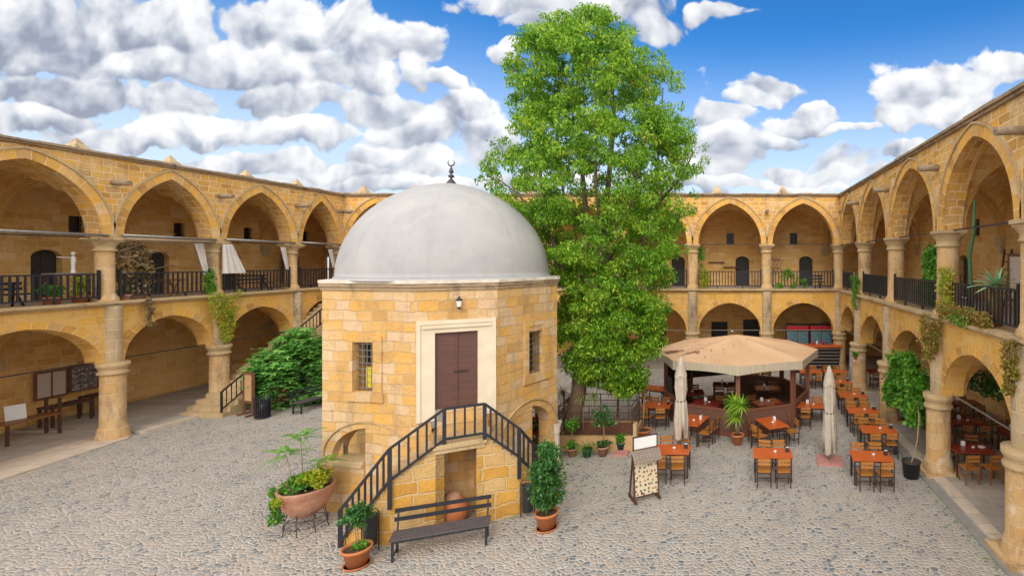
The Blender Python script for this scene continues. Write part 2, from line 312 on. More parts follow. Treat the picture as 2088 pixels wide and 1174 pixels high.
# canopy fabric
m, k, b = newmat('kiosk_canopy'); ob = k.add('ShaderNodeTexCoord').outputs['Object']
c = k.ramp(k.noise(ob, .8, 5), [(.3, (.60, .37, .205)), (.7, (.66, .43, .26))])
k.set(b.inputs['Base Color'], c); b.inputs['Roughness'].default_value = .85; bump(k, b, k.noise(ob, 2.5, 3), .25, .05); M['canopy'] = m
m, k, b = newmat('valance_fabric'); ob = k.add('ShaderNodeTexCoord').outputs['UV']
c = k.ramp(k.noise(k.vm('MULTIPLY', ob, (9, .4, 1)), 2.0, 5, .7), [(.35, (.52, .46, .35)), (.7, (.36, .31, .22))])
k.set(b.inputs['Base Color'], c); b.inputs['Roughness'].default_value = .9; M['valance'] = m
# boards
m, k, b = newmat('printed_sheets'); uv = k.add('ShaderNodeTexCoord').outputs['UV']; s_ = k.add('ShaderNodeSeparateXYZ', Vector=uv)
ln = k.sstep(k.math('PINGPONG', k.math('MULTIPLY', s_.outputs[1], 24), .5), .26, .36)
bk = k.sstep(k.noise(k.vm('MULTIPLY', uv, (16, 24, 1)), 2, 3), .42, .55)
k.set(b.inputs['Base Color'], k.mix(k.math('MULTIPLY', k.math('MULTIPLY', ln, bk), .55), (.60, .50, .42), (.38, .28, .22))); M['sheets'] = m
m, k, b = newmat('black_and_white_prints'); ob = k.add('ShaderNodeTexCoord').outputs['Object']
k.set(b.inputs['Base Color'], k.ramp(k.noise(k.vm('MULTIPLY', ob, (4, 4, 14)), 1.7, 6, .7), [(.38, (.02, .02, .02)), (.5, (.2, .2, .2)), (.62, (.62, .62, .64))])); b.inputs['Roughness'].default_value = .3; M['bwprint'] = m
m, k, b = newmat('menu_dishes'); uv = k.add('ShaderNodeTexCoord').outputs['UV']
vo = k.add('ShaderNodeTexVoronoi', {'voronoi_dimensions': '2D'}, Vector=uv, Scale=8.5, Randomness=.6); sp2 = k.add('ShaderNodeSeparateColor', Color=vo.outputs['Color'])
dish = k.ramp(sp2.outputs[0], [(0, (.26, .08, .02)), (.35, (.38, .19, .04)), (.6, (.14, .10, .03)), (.8, (.42, .24, .06)), (1, (.07, .04, .03))])
ri = k.math('SUBTRACT', 1, k.sstep(vo.outputs['Distance'], .36, .44)); ri2 = k.math('SUBTRACT', 1, k.sstep(vo.outputs['Distance'], .28, .34))
k.set(b.inputs['Base Color'], k.mix(ri2, k.mix(ri, (.60, .52, .36), (.66, .64, .60)), dish)); b.inputs['Roughness'].default_value = .4; M['menu'] = m
m, k, b = newmat('bowl_stock'); uv = k.add('ShaderNodeTexCoord').outputs['Object']
vo = k.add('ShaderNodeTexVoronoi', Vector=uv, Scale=9.0)
k.set(b.inputs['Base Color'], k.mix(.86, vo.outputs['Color'], (.05, .15, .19))); b.inputs['Roughness'].default_value = .15; M['stock'] = m

# ------------------------------------------------------------------ mesh helpers
class MB:
    def __init__(s): s.v = []; s.f = []; s.uv = []; s.sm = []
    def face(s, pts, uv=None, smooth=False):
        i = len(s.v); s.v += [tuple(p) for p in pts]; s.f.append(tuple(range(i, i + len(pts)))); s.uv.append(uv); s.sm.append(smooth)
    def box(s, c, d, rot=None, loc=None):
        x, y, z = d[0] / 2, d[1] / 2, d[2] / 2
        P = [Vector((sx * x, sy * y, sz * z)) for sz in (-1, 1) for sy in (-1, 1) for sx in (-1, 1)]
        if rot is not None: P = [rot @ p for p in P]
        P = [p + Vector(c) for p in P]
        for f in ((0, 2, 3, 1), (4, 5, 7, 6), (0, 1, 5, 4), (2, 6, 7, 3), (0, 4, 6, 2), (1, 3, 7, 5)): s.face([P[i] for i in f])
        return s
    def bx(s, x0, x1, y0, y1, z0, z1): return s.box(((x0 + x1) / 2, (y0 + y1) / 2, (z0 + z1) / 2), (abs(x1 - x0), abs(y1 - y0), abs(z1 - z0)))
    def bar(s, a, b, w, h=None):     # rectangular bar from a to b
        a, b = Vector(a), Vector(b); h = h or w; d = b - a; L = d.length
        if L < 1e-6: return s
        d.normalize(); up = Vector((0, 0, 1)) if abs(d.z) < .98 else Vector((0, 1, 0))
        r = d.cross(up).normalized(); u = r.cross(d)
        return s.box((a + b) / 2, (w, L, h), Matrix((r, d, u)).transposed())
    def prism(s, poly, z0, z1, bottom=True):  # ccw polygon
        n = len(poly)
        s.face([(p[0], p[1], z1) for p in poly])
        if bottom: s.face([(p[0], p[1], z0) for p in reversed(poly)])
        for i in range(n):
            a, b = poly[i], poly[(i + 1) % n]
            s.face([(a[0], a[1], z0), (b[0], b[1], z0), (b[0], b[1], z1), (a[0], a[1], z1)])
        return s
    def lathe(s, prof, c=(0, 0, 0), n=20, smooth=True, a0=0, a1=2 * PI, wob=None):
        cx, cy, cz = c; L = [0]
        for i in range(1, len(prof)): L.append(L[-1] + math.hypot(prof[i][0] - prof[i - 1][0], prof[i][1] - prof[i - 1][1]))
        rm = max(p[0] for p in prof)
        for i in range(len(prof) - 1):
            (r0, z0), (r1, z1) = prof[i], prof[i + 1]
            for j in range(n):
                t0, t1 = a0 + (a1 - a0) * j / n, a0 + (a1 - a0) * (j + 1) / n
                w0 = wob(t0) if wob else 1; w1 = wob(t1) if wob else 1
                p = [(cx + r0 * w0 * math.cos(t0), cy + r0 * w0 * math.sin(t0), cz + z0), (cx + r0 * w1 * math.cos(t1), cy + r0 * w1 * math.sin(t1), cz + z0),
                     (cx + r1 * w1 * math.cos(t1), cy + r1 * w1 * math.sin(t1), cz + z1), (cx + r1 * w0 * math.cos(t0), cy + r1 * w0 * math.sin(t0), cz + z1)]
                uv = [(t0 * rm, L[i]), (t1 * rm, L[i]), (t1 * rm, L[i + 1]), (t0 * rm, L[i + 1])]
                if r0 < 1e-6: p = [p[0], p[2], p[3]]; uv = [uv[0], uv[2], uv[3]]
                elif r1 < 1e-6: p = p[:3]; uv = uv[:3]
                s.face(p, uv, smooth)
        return s
    def tube(s, pts, r, n=6, smooth=True, caps=True):
        pts = [Vector(p) for p in pts]; rs = r if isinstance(r, (list, tuple)) else [r] * len(pts)
        rings = []; prev = None
        for i, p in enumerate(pts):
            d = (pts[min(i + 1, len(pts) - 1)] - pts[max(i - 1, 0)]).normalized()
            ref = prev if prev is not None else (Vector((1, 0, 0)) if abs(d.x) < .9 else Vector((0, 1, 0)))
            u = (ref - d * ref.dot(d)).normalized(); w_ = d.cross(u); prev = u
            rings.append([p + (u * math.cos(2 * PI * j / n) + w_ * math.sin(2 * PI * j / n)) * rs[i] for j in range(n)])
        L = 0
        for i in range(len(rings) - 1):
            dl = (pts[i + 1] - pts[i]).length
            for j in range(n):
                j2 = (j + 1) % n; c0 = 2 * PI * rs[i] * j / n; c1 = 2 * PI * rs[i] * (j + 1) / n
                s.face([rings[i][j], rings[i][j2], rings[i + 1][j2], rings[i + 1][j]], [(c0, L), (c1, L), (c1, L + dl), (c0, L + dl)], smooth)
            L += dl
        if caps: s.face(list(reversed(rings[0]))); s.face(rings[-1])
        return s
    def build(s, name, mat, parent=None, weld=True):
        me = bpy.data.meshes.new(name); me.from_pydata([tuple(x) for x in s.v], [], s.f)
        ul = me.uv_layers.new(name='UVMap'); k = 0
        me.polygons.foreach_set('use_smooth', s.sm)
        buf = []
        for p, uv in zip(me.polygons, s.uv):
            if uv is None:
                n = p.normal
                for vi in p.vertices:
                    c = me.vertices[vi].co
                    if abs(n.z) > .75: buf += [c.x, c.y]
                    else:
                        h = math.hypot(n.x, n.y) or 1; tx, ty = -n.y / h, n.x / h
                        if abs(tx) > abs(ty) and tx < 0 or abs(ty) >= abs(tx) and ty < 0: tx, ty = -tx, -ty
                        buf += [c.x * tx + c.y * ty, c.z]
            else:
                for a in uv: buf += [a[0], a[1]]
        ul.data.foreach_set('uv', buf)
        me.materials.append(M[mat] if isinstance(mat, str) else mat)
        if weld and any(s.sm):
            import bmesh
            bm = bmesh.new(); bm.from_mesh(me); bmesh.ops.remove_doubles(bm, verts=bm.verts, dist=.0004); bm.to_mesh(me); bm.free()
        o = bpy.data.objects.new(name, me); COL.objects.link(o)
        if parent: o.parent = parent
        return o
def tag(o, label=None, cat=None, group=None, kind=None):
    if label: o['label'] = label
    if cat: o['category'] = cat
    if group: o['group'] = group
    if kind: o['kind'] = kind
    return o
def thing(name, label, cat, loc=(0, 0, 0), rz=0, group=None):
    o = bpy.data.objects.new(name, None); COL.objects.link(o); o.location = loc; o.rotation_euler = (0, 0, rz); o.empty_display_size = .2
    return tag(o, label, cat, group)
def copy_tree(o, loc, rz, label, parent=None):
    c = o.copy(); COL.objects.link(c); c.parent = parent
    if parent is None:
        c.location = loc; c.rotation_euler = (0, 0, rz); c['label'] = label
    for ch in o.children: copy_tree(ch, None, None, None, c)
    return c
def struct(name, mb, mat):
    return tag(mb.build(name, mat), kind='structure')
def gp(px, py, z=0.0):           # where the ray of that photo pixel meets height z
    Y = F * (EYE - z) / (py - PY); return Vector(((px - PX) * Y / F, Y, z))
def at(px, py, Y): return Vector(((px - PX) * Y / F, Y, EYE - (py - PY) * Y / F))

nprng = np.random.default_rng(11)
def leaves(name, mat, parent, P, size, aspect=.45, droop=.4, out=None, var=.35, fold=.15, up=0.0):
    """P: (n,3) leaf base points; one four-cornered leaf at each"""
    n = len(P); rg = nprng
    d = rg.normal(size=(n, 3)); 
    if out is not None: d += out
    d[:, 2] += up - droop * 1.5
    d /= np.linalg.norm(d, axis=1)[:, None] + 1e-9
    r = rg.normal(size=(n, 3)); sd_ = np.cross(d, r); sd_ /= np.linalg.norm(sd_, axis=1)[:, None] + 1e-9
    nm = np.cross(d, sd_); L = size * (1 + var * rg.normal(size=n)).clip(.4, 1.8)[:, None]
    A = P; B = P + d * L * .5 + sd_ * L * aspect * .5 + nm * L * fold; C = P + d * L; Dd = P + d * L * .5 - sd_ * L * aspect * .5 + nm * L * fold
    V = np.stack([A, B, C, Dd], 1).reshape(-1, 3).astype(np.float32)
    me = bpy.data.meshes.new(name); me.vertices.add(4 * n); me.vertices.foreach_set('co', V.ravel())
    me.loops.add(4 * n); me.loops.foreach_set('vertex_index', np.arange(4 * n, dtype=np.int32))
    me.polygons.add(n); me.polygons.foreach_set('loop_start', np.arange(0, 4 * n, 4, dtype=np.int32)); me.update(calc_edges=True)
    me.materials.append(M[mat]); o = bpy.data.objects.new(name, me); COL.objects.link(o)
    if parent: o.parent = parent
    return o
def ball(c, r, n, shell=.5):
    """n points in an ellipsoid, biased to its shell"""
    d = nprng.normal(size=(n, 3)); d /= np.linalg.norm(d, axis=1)[:, None]
    rad = (shell + (1 - shell) * nprng.random(n)) ** .6
    return np.array(c) + d * rad[:, None] * np.array(r if hasattr(r, '__len__') else (r, r, r))
def clumps(cs, r, n, sq=.7):
    return np.concatenate([ball(c, (r * k_, r * k_, r * k_ * sq), max(3, int(n * k_ * k_)), .3) for c in cs for k_ in (nprng.uniform(.6, 1.3),)])

# ------------------------------------------------------------------ ground and paving
gm_ = MB(); gm_.face([(-400, -300, 0), (400, -300, 0), (400, 500, 0), (-400, 500, 0)]); struct('ground', gm_, 'cobble')
pv_ = MB(); pv_.bx(-27, -22.05, 18.7, 29.1, .0, .12); pv_.bx(-27, -23.3, 5, 18.7, .0, .06); struct('arcade_pavement', pv_, 'flag')
pv_ = MB(); pv_.prism([(-23.29, 5), (-20.3, 5), (-21.9, 18.2), (-22.3, 18.69), (-23.29, 18.69)], 0, .045)
struct('apron_pavement', pv_, 'paleflag')
pv_ = MB(); pv_.bx(-22.05, -21.85, 18.7, 21.2, 0, .124); struct('step_kerb', pv_, 'paleflag')
pv_ = MB(); pv_.bx(6.35, 11.2, 4, 29.1, 0, .10); struct('dining_pavement', pv_, 'flag')
pv_ = MB(); pv_.bx(6.0, 6.346, 4, 29.1, 0, .104); struct('pale_kerb', pv_, 'paleflag')
pv_ = MB(); pv_.bx(5.72, 5.996, 4, 29.0, 0, .05); struct('grey_kerb', pv_, 'greykerb')
pv_ = MB(); pv_.bx(-27, 11.2, 29.1, 33.5, 0, .098); struct('back_arcade_pavement', pv_, 'flag')

# ------------------------------------------------------------------ arcaded wings
def arch_pts(w, rise, n=10, t=0.0):
    """pointed arch from (-w,0) over (0,rise) to (w,0); t offsets it outwards"""
    h0 = w * 1.10 if rise < w * 1.08 else rise
    kz = rise / h0; c = (h0 * h0 - w * w) / (2 * w); Rr = w + c + t
    ta = PI - math.acos(max(-1, min(1, c / Rr))); out = []
    for i in range(n + 1):
        th = PI - (PI - ta) * i / n
        out.append((c + Rr * math.cos(th), Rr * math.sin(th) * kz))
    out[-1] = (0, out[-1][1])
    return out + [(-x, z) for x, z in reversed(out[:-1])]
def wall(mb, s0, s1, y0, y1, z0, z1, holes, jamb=True, ends=True):
    """wall along x between s0,s1, front face y0, back face y1; holes: (sa, sb, za, top) with top a height or [(s,z)..]"""
    br = {s0, s1}
    for (a, b_, za, top) in holes:
        br |= {a, b_}
        if isinstance(top, list): br |= {p[0] for p in top}
    br = sorted(x for x in br if s0 - 1e-6 <= x <= s1 + 1e-6)
    def zt(top, x):
        if not isinstance(top, list): return top
        for i in range(len(top) - 1):
            if top[i][0] - 1e-7 <= x <= top[i + 1][0] + 1e-7:
                d = top[i + 1][0] - top[i][0]; t = 0 if d < 1e-9 else (x - top[i][0]) / d
                return top[i][1] + t * (top[i + 1][1] - top[i][1])
        return top[-1][1]
    for a, b_ in zip(br[:-1], br[1:]):
        if b_ - a < 1e-6: continue
        mid = (a + b_) / 2; hs = sorted([h for h in holes if h[0] < mid < h[1]], key=lambda h: h[2])
        lo = (z0, z0)
        if not hs or hs[0][2] > z0 + 1e-5: mb.face([(a, y1, z0), (b_, y1, z0), (b_, y0, z0), (a, y0, z0)])
        for h in hs + [None]:
            hi = (h[2], h[2]) if h else (z1, z1)
            if hi[0] > lo[0] + 1e-5 or hi[1] > lo[1] + 1e-5:
                mb.face([(a, y0, lo[0]), (b_, y0, lo[1]), (b_, y0, hi[1]), (a, y0, hi[0])])
                mb.face([(b_, y1, lo[1]), (a, y1, lo[0]), (a, y1, hi[0]), (b_, y1, hi[1])])
            if h:
                t0, t1 = zt(h[3], a), zt(h[3], b_)
                mb.face([(a, y1, t0), (b_, y1, t1), (b_, y0, t1), (a, y0, t0)])
                if h[2] > z0 + 1e-5: mb.face([(a, y0, h[2]), (b_, y0, h[2]), (b_, y1, h[2]), (a, y1, h[2])])
                lo = (t0, t1)
    if jamb:
        for (a, b_, za, top) in holes:
            ta, tb = zt(top, a), zt(top, b_)
            if ta > za + 1e-5: mb.face([(a, y0, za), (a, y1, za), (a, y1, ta), (a, y0, ta)])
            if tb > za + 1e-5: mb.face([(b_, y1, za), (b_, y0, za), (b_, y0, tb), (b_, y1, tb)])
    mb.face([(s0, y0, z1), (s1, y0, z1), (s1, y1, z1), (s0, y1, z1)])
    if ends:
        mb.face([(s0, y1, z0), (s0, y0, z0), (s0, y0, z1), (s0, y1, z1)]); mb.face([(s1, y0, z0), (s1, y1, z0), (s1, y1, z1), (s1, y0, z1)])
def ring(mb, cx, zs, w, rise, t, y0, y1, n=12, tin=0.006):
    """arch ring of width t standing on the face: front, outer edge and inner edge"""
    a, b_ = arch_pts(w, rise, n, -tin), arch_pts(w, rise, n, t); L = 0
    for i in range(len(a) - 1):
        dl = math.hypot(a[i + 1][0] - a[i][0], a[i + 1][1] - a[i][1]) * 1.04
        A0, A1, B0, B1 = [(cx + p[0], zs + p[1]) for p in (a[i], a[i + 1], b_[i], b_[i + 1])]
        mb.face([(A0[0], y0, A0[1]), (A1[0], y0, A1[1]), (B1[0], y0, B1[1]), (B0[0], y0, B0[1])][::-1], [(L, .3), (L + dl, .3), (L + dl, .3 + t), (L, .3 + t)][::-1])
        mb.face([(B0[0], y0, B0[1]), (B1[0], y0, B1[1]), (B1[0], y1, B1[1]), (B0[0], y1, B0[1])][::-1], [(L, 1), (L + dl, 1), (L + dl, 1.1), (L, 1.1)])
        mb.face([(A0[0], y0, A0[1]), (A1[0], y0, A1[1]), (A1[0], y1, A1[1]), (A0[0], y1, A0[1])], [(L, 1), (L + dl, 1), (L + dl, 1 + y1 - y0), (L, 1 + y1 - y0)])
        L += dl
def wing(name, label, loc, rz, sv, P, s_lo, s_hi, extra_doors=()):
    zl, sU, aU, sL, aL, zt, dep = P['ledge'], P['sU'], P['aU'], P['sL'], P['aL'], P['top'], 4.0
    th = .6; yb = th + dep; hw = P.get('hw', .32); ru, rl = P['ru'], P['rl']
    t = thing(name, label, 'building', loc, rz)
    up, lo = MB(), MB()
    hU, hL = [], []
    for a, b_ in zip(sv[:-1], sv[1:]):
        c = (a + b_) / 2; wU = (b_ - a) / 2 - hw; wL = (b_ - a) / 2 - hw - .03
        hU.append((c - wU, c + wU, sU, [(c + x, sU + z) for x, z in arch_pts(wU, aU - sU, 12)]))
        hL.append((c - wL, c + wL, sL, [(c + x, sL + z) for x, z in arch_pts(wL, aL - sL, 12)]))
        rg_ = MB(); ring(rg_, c, sU, wU, aU - sU, .30, -.025, .03); rg_.build('upper_arch_ring', 'vouss', t)
        rg_ = MB(); ring(rg_, c, sL, wL, aL - sL, .32, -.022, .03); rg_.build('lower_arch_ring', 'vouss', t)
        rg_ = MB(); ring(rg_, c, sU, wU, aU - sU, .375, -.07, -.0, tin=-.305); rg_.build('hood_mould', 'trim', t)
    wall(up, sv[0] - .3, sv[-1] + .35 * P.get('ext', 0), 0, th, sU, zt, hU); wall(lo, sv[0] - .3, sv[-1] + .35 * P.get('ext', 0), 0, th, sL, zl - .16, hL)
    up.build('upper_arcade_wall', 'wall', t); lo.build('lower_arcade_wall', 'wall_low', t)
    # coping and ledge
    c_ = MB(); e0, e1 = sv[0] - .3, sv[-1] + .35 * P.get('ext', 0)
    n = max(8, int((e1 - e0) / .8))
    for i in range(n):
        a, b_ = e0 + (e1 - e0) * i / n, e0 + (e1 - e0) * (i + 1) / n; j = rnd.uniform(-.012, .012)
        c_.bx(a, b_ - .006, -.10 + j, .7, zt + .001, zt + .075 + j); c_.bx(a, b_ - .004, -.17 + j, .7, zt + .078 + j, zt + .16 + j * 2)
    c_.build('coping', 'cap', t)
    l_ = MB()
    for i in range(n):
        a, b_ = e0 + (e1 - e0) * i / n, e0 + (e1 - e0) * (i + 1) / n; j = rnd.uniform(-.01, .01)
        l_.bx(a, b_ - .004, -.12 + j, th, zl - .156, zl - .09); l_.bx(a, b_ - .005, -.20 + j, th, zl - .088, zl + j)
    l_.build('ledge', 'trim', t)
    # floor slab, vaults, back walls, roof
    fl = MB(); fl.bx(s_lo, s_hi, th - .3, yb, zl - .5, zl - .10); fl.build('gallery_floor', 'flag', t)
    bw, bl_, drs, wns = MB(), MB(), [], []
    bays = list(zip(sv[:-1], sv[1:])) + list(P.get('xbays', []))
    for a, b_ in bays:
        c = (a + b_) / 2
        if b_ - a < 2.4: continue
        dc = c + P['door']; pw = .46
        prof = [(dc + x, zl + 1.62 + z) for x, z in arch_pts(pw, .30, 5)]
        drs.append((dc - pw, dc + pw, zl - .1, prof)); wc = c + P['win']; wns.append((wc - .25, wc + .25, 7.56, 8.32))
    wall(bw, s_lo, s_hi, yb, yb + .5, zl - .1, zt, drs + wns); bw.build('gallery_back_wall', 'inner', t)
    lh = P.get('lower_holes', [])
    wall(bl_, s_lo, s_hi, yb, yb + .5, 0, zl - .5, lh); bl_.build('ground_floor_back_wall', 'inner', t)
    for (a, b_, z0, top) in drs:
        d = MB(); c = (a + b_) / 2
        d.face([(a, yb + .24, z0)] + [(b_, yb + .24, z0)] + [(p[0], yb + .24, p[1]) for p in reversed(top)])
        d.bx(c - .012, c + .012, yb + .225, yb + .238, z0, zl + 1.8); d.bx(a, b_, yb + .22, yb + .238, zl + .8, zl + .88)
        d.build('door', 'door_b', t)
    for (a, b_, z0, z1) in wns:
        d = MB().bx(a, b_, yb + .2, yb + .22, z0, z1); dd = d.build('window', 'void', t)
        gr = MB()
        for i in range(4): gr.bx(a + .03 + (b_ - a - .06) * i / 3 - .008, a + .03 + (b_ - a - .06) * i / 3 + .008, yb + .10, yb + .116, z0, z1)
        for i in range(4): gr.bx(a, b_, yb + .095, yb + .111, z0 + .1 + i * .15, z0 + .116 + i * .15)
        gr.build('grille', 'metal', dd)
    vt, vl, ribs, corb, rl2 = MB(), MB(), MB(), MB(), MB()
    def groin(mb, a, b_, z_s, z_a, n=16):
        c, w_, d_ = (a + b_) / 2, (b_ - a) / 2, dep / 2
        pw = arch_pts(w_, z_a - z_s, 14); pd = arch_pts(d_, z_a - z_s, 14)
        def ev(pr, x):
            for i in range(len(pr) - 1):
                if pr[i][0] - 1e-9 <= x <= pr[i + 1][0] + 1e-9:
                    dx = pr[i + 1][0] - pr[i][0]; return pr[i][1] + (0 if dx < 1e-9 else (x - pr[i][0]) / dx * (pr[i + 1][1] - pr[i][1]))
            return 0
        co = [-math.cos(PI * i / n) for i in range(n + 1)]
        for i in range(n):
            for j in range(n):
                q4 = []
                for (ii, jj) in ((i, j), (i, j + 1), (i + 1, j + 1), (i + 1, j)):
                    x, y = co[ii] * w_, co[jj] * d_; zz = max(ev(pw, x), ev(pd, y)); q4.append((c + x, th + d_ + y, z_s + zz))
                u = [(p[1] * 1.0 + p[2], p[0]) if abs(co[i]) < abs(co[j]) else (p[0] + p[2], p[1]) for p in q4]
                mb.face(q4, u, False)
    for a, b_ in bays:
        groin(vt, a, b_, sU, aU - .02); groin(vl, a, b_, sL, min(aL, zl - .52) + .06)
    for s in sorted({x for bb in bays for x in bb}):
        d_ = dep / 2
        for (mb, z_s, z_a, wd) in ((ribs, sU, aU - .28, .46), (rl2, sL, min(aL, zl - .52) - .2, .5)):
            tmp = MB(); pr = arch_pts(d_ - .12, z_a - z_s, 9)
            wall(tmp, -d_, d_, -wd / 2, wd / 2, z_s, z_a + .32, [(-d_ + .12, d_ - .12, z_s, [(x, z_s + z) for x, z in pr])], ends=False)
            mb = MB()
            for fc, uvv in zip(tmp.f, tmp.uv): mb.face([(s - tmp.v[i][1], th + d_ + tmp.v[i][0], tmp.v[i][2]) for i in fc])
            mb.build('transverse_arch', 'vouss', t)
        MB().bx(s - .23, s + .23, yb - .20, yb - .002, sU - .35, sU - .004).bx(s - .15, s + .15, yb - .15, yb - .003, sU - .62, sU - .354).build('corbel', 'trim', t)
        MB().bx(s - .25, s + .25, yb - .30, yb - .002, sL - .30, sL - .004).build('corbel', 'trim', t)
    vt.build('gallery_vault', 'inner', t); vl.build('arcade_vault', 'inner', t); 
    rf = MB(); rf.bx(s_lo - 4 * P.get('roofx', 1), s_hi + .5, .65, yb + 4.5, zt - .18, zt - .02); rf.build('roof', 'flag', t)
    # columns
    for i, s in enumerate(sv):
        if i == 0 and P.get('skip0'): continue
        if i == len(sv) - 1 and not P.get('lastcol', 1): continue
        yc = th / 2; m_ = MB(); r = ru; H = sU - zl
        m_.lathe([(r + .10, 0), (r + .10, .12), (r + .03, .2), (r, .3), (r * .97, H - .50)], (s, yc, zl), 20)
        co_ = m_.build('gallery_column', 'drum', t)
        k2 = MB(); k2.lathe([(r * .97, H - .52), (r + .05, H - .50), (r + .05, H - .44), (r + .01, H - .42), (r + .02, H - .32), (r + .14, H - .16)], (s, yc, zl), 20)
        k2.box((s, yc, sU - .13), (2 * (hw + .07), th + .06, .07)); k2.box((s, yc, sU - .05), (2 * (hw + .13), th + .14, .096)); k2.build('capital', 'trim', co_)
        m_ = MB(); r = rl; fz = .0; yl = P.get('yl', .05)
        m_.lathe([(r + .10, fz), (r + .10, .14), (r + .07, .22), (r + .06, .38), (r + .02, .46), (r, .52), (r * .98, sL - .42)], (s, yl, 0), 24)
        if P.get('plinth'): m_.box((s, yl - .02, .06), (1.15, 1.1, .12))
        co_ = m_.build('ground_column', 'drum', t)
        k2 = MB(); k2.lathe([(r, sL - .44), (r + .06, sL - .42), (r + .07, sL - .35), (r + .02, sL - .31), (r + .02, sL - .25), (r + .04, sL - .2), (r + .09, sL - .13), (r + .09, sL - .005), (0, sL - .004)], (s, yl, 0), 24); k2.build('capital', 'trim', co_)
        pm = MB(); z_p = sL + .002
        pm.lathe([(rl * .82, 0), (rl * .82, zl - .16 - z_p)], (s, .06, z_p), 12, a0=PI, a1=2 * PI); pm.build('pilaster', 'pil', t)
        sp_ = MB(); sp_.tube([(s, .25, 9.34), (s, -.62, 9.30)], [.105, .095], 10); sp_.tube([(s, -.60, 9.34), (s, -.64, 9.34)], .05, 6); sp_.build('water_spout', 'drywood', t)
    # railings and tie rods
    for a, b_ in zip(sv[:-1], sv[1:]):
        x0, x1 = a + ru + .04, b_ - ru - .04; r_ = MB(); zb, ztp = zl + .14, zl + 1.02; y = P.get('ry', .12)
        r_.bx(x0, x1, y - .03, y + .03, ztp - .05, ztp); r_.bx(x0, x1, y - .025, y + .025, zb, zb + .05)
        r_.bx(x0 - .01, x0 + .06, y - .035, y + .035, zb - .05, ztp + .12); r_.bx(x1 - .06, x1 + .01, y - .035, y + .035, zb - .05, ztp + .12)
        nb = int((x1 - x0) / .17)
        for i in range(1, nb): xx = x0 + (x1 - x0) * i / nb; r_.bx(xx - .024, xx + .024, y - .018, y + .018, zb + .05, ztp - .05)
        for f_ in (.3, .7): xx = x0 + (x1 - x0) * f_; r_.bx(xx - .03, xx + .03, y - .03, y + .03, zl, zb)
        r_.build('railing', 'metal', t)
        MB().bx(a + hw, b_ - hw, .27, .31, sU - .03, sU + .01).build('tie_rod', 'metal', t)
        MB().bx(a + hw, b_ - hw, .25, .285, sL + .04, sL + .075).build('lower_tie_rod', P.get('rod', 'metal'), t)
        if P.get('roll'):
            MB().tube([(a + hw - .1, -.08, sU + .10), (b_ - hw + .1, -.08, sU + .06)], .05, 8).build('awning_roller', 'steel', t)
    # pyramid chimney caps
    for s in P.get('chim', []):
        h = MB(); cy = 4.0; h.box((s, cy, zt + .30), (.62, .62, .66)); h.box((s, cy, zt + .66), (.74, .74, .07)); rr = .33
        for i in range(4):
            a0_, a1_ = PI / 4 + i * PI / 2, PI / 4 + (i + 1) * PI / 2
            h.face([(s + rr * 1.41 * math.cos(a0_), cy + rr * 1.41 * math.sin(a0_), zt + .70), (s + rr * 1.41 * math.cos(a1_), cy + rr * 1.41 * math.sin(a1_), zt + .70), (s, cy, zt + 1.27)])
        h.build('chimney_cap', 'pil', t)
    return t
LS = [9.2, 13.7, 18.25, 22.05, 26.0, 29.1]
leftw = wing('west_wing', 'long arcaded sandstone wing on the left with white drapes and stairs', (-22.5, 0, 0), R(90), LS,
     dict(ledge=5.0, sU=7.32, aU=9.75, sL=2.78, aL=4.28, top=10.2, ru=.25, rl=.33, door=-.3, win=.6, roll=1, chim=[12.6, 16.4, 20.3, 23.7, 27.4, 30.6], hw=.30, xbays=[(29.1, 33.6)], yl=.0), 5, 33.7)
backw = wing('north_wing', 'arcaded sandstone wing closing the far end behind the kiosk', (0, 29.1, 0), 0, [-22.5, -18.7, -14.7, -10.65, -6.5, -2.16, 2.16, 6.4],
     dict(ledge=4.83, sU=7.42, aU=9.8, sL=2.33, aL=4.02, top=10.2, ru=.30, rl=.36, door=.85, win=.03, chim=[-24.2, -20.8, -17.5, -13.2, -9, -4.9, -.85, 3.5], hw=.32, rod='steel', roofx=1.2,
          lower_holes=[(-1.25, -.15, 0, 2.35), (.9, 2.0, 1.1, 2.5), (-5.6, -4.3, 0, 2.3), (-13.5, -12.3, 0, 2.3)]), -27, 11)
rightw = wing('east_wing', 'arcaded sandstone wing on the right over the dining tables', (6.4, 0, 0), R(-90), [-29.1, -24.8, -20.15, -15.35, -10.9, -6.5, -2.2],
     dict(ledge=4.82, sU=7.40, aU=9.75, sL=2.42, aL=4.0, top=10.13, ru=.33, rl=.36, door=-1.1, win=.2, chim=[], hw=.33, xbays=[(-33.6, -29.1)], skip0=1, yl=.0, rod='steel', plinth=1), -33.7, 0)
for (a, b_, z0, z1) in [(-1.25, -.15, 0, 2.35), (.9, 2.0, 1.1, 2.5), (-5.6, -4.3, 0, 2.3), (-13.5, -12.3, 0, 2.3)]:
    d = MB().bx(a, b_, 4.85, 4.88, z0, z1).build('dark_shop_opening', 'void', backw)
# gallery corbel corners: corner columns are the first/last columns above

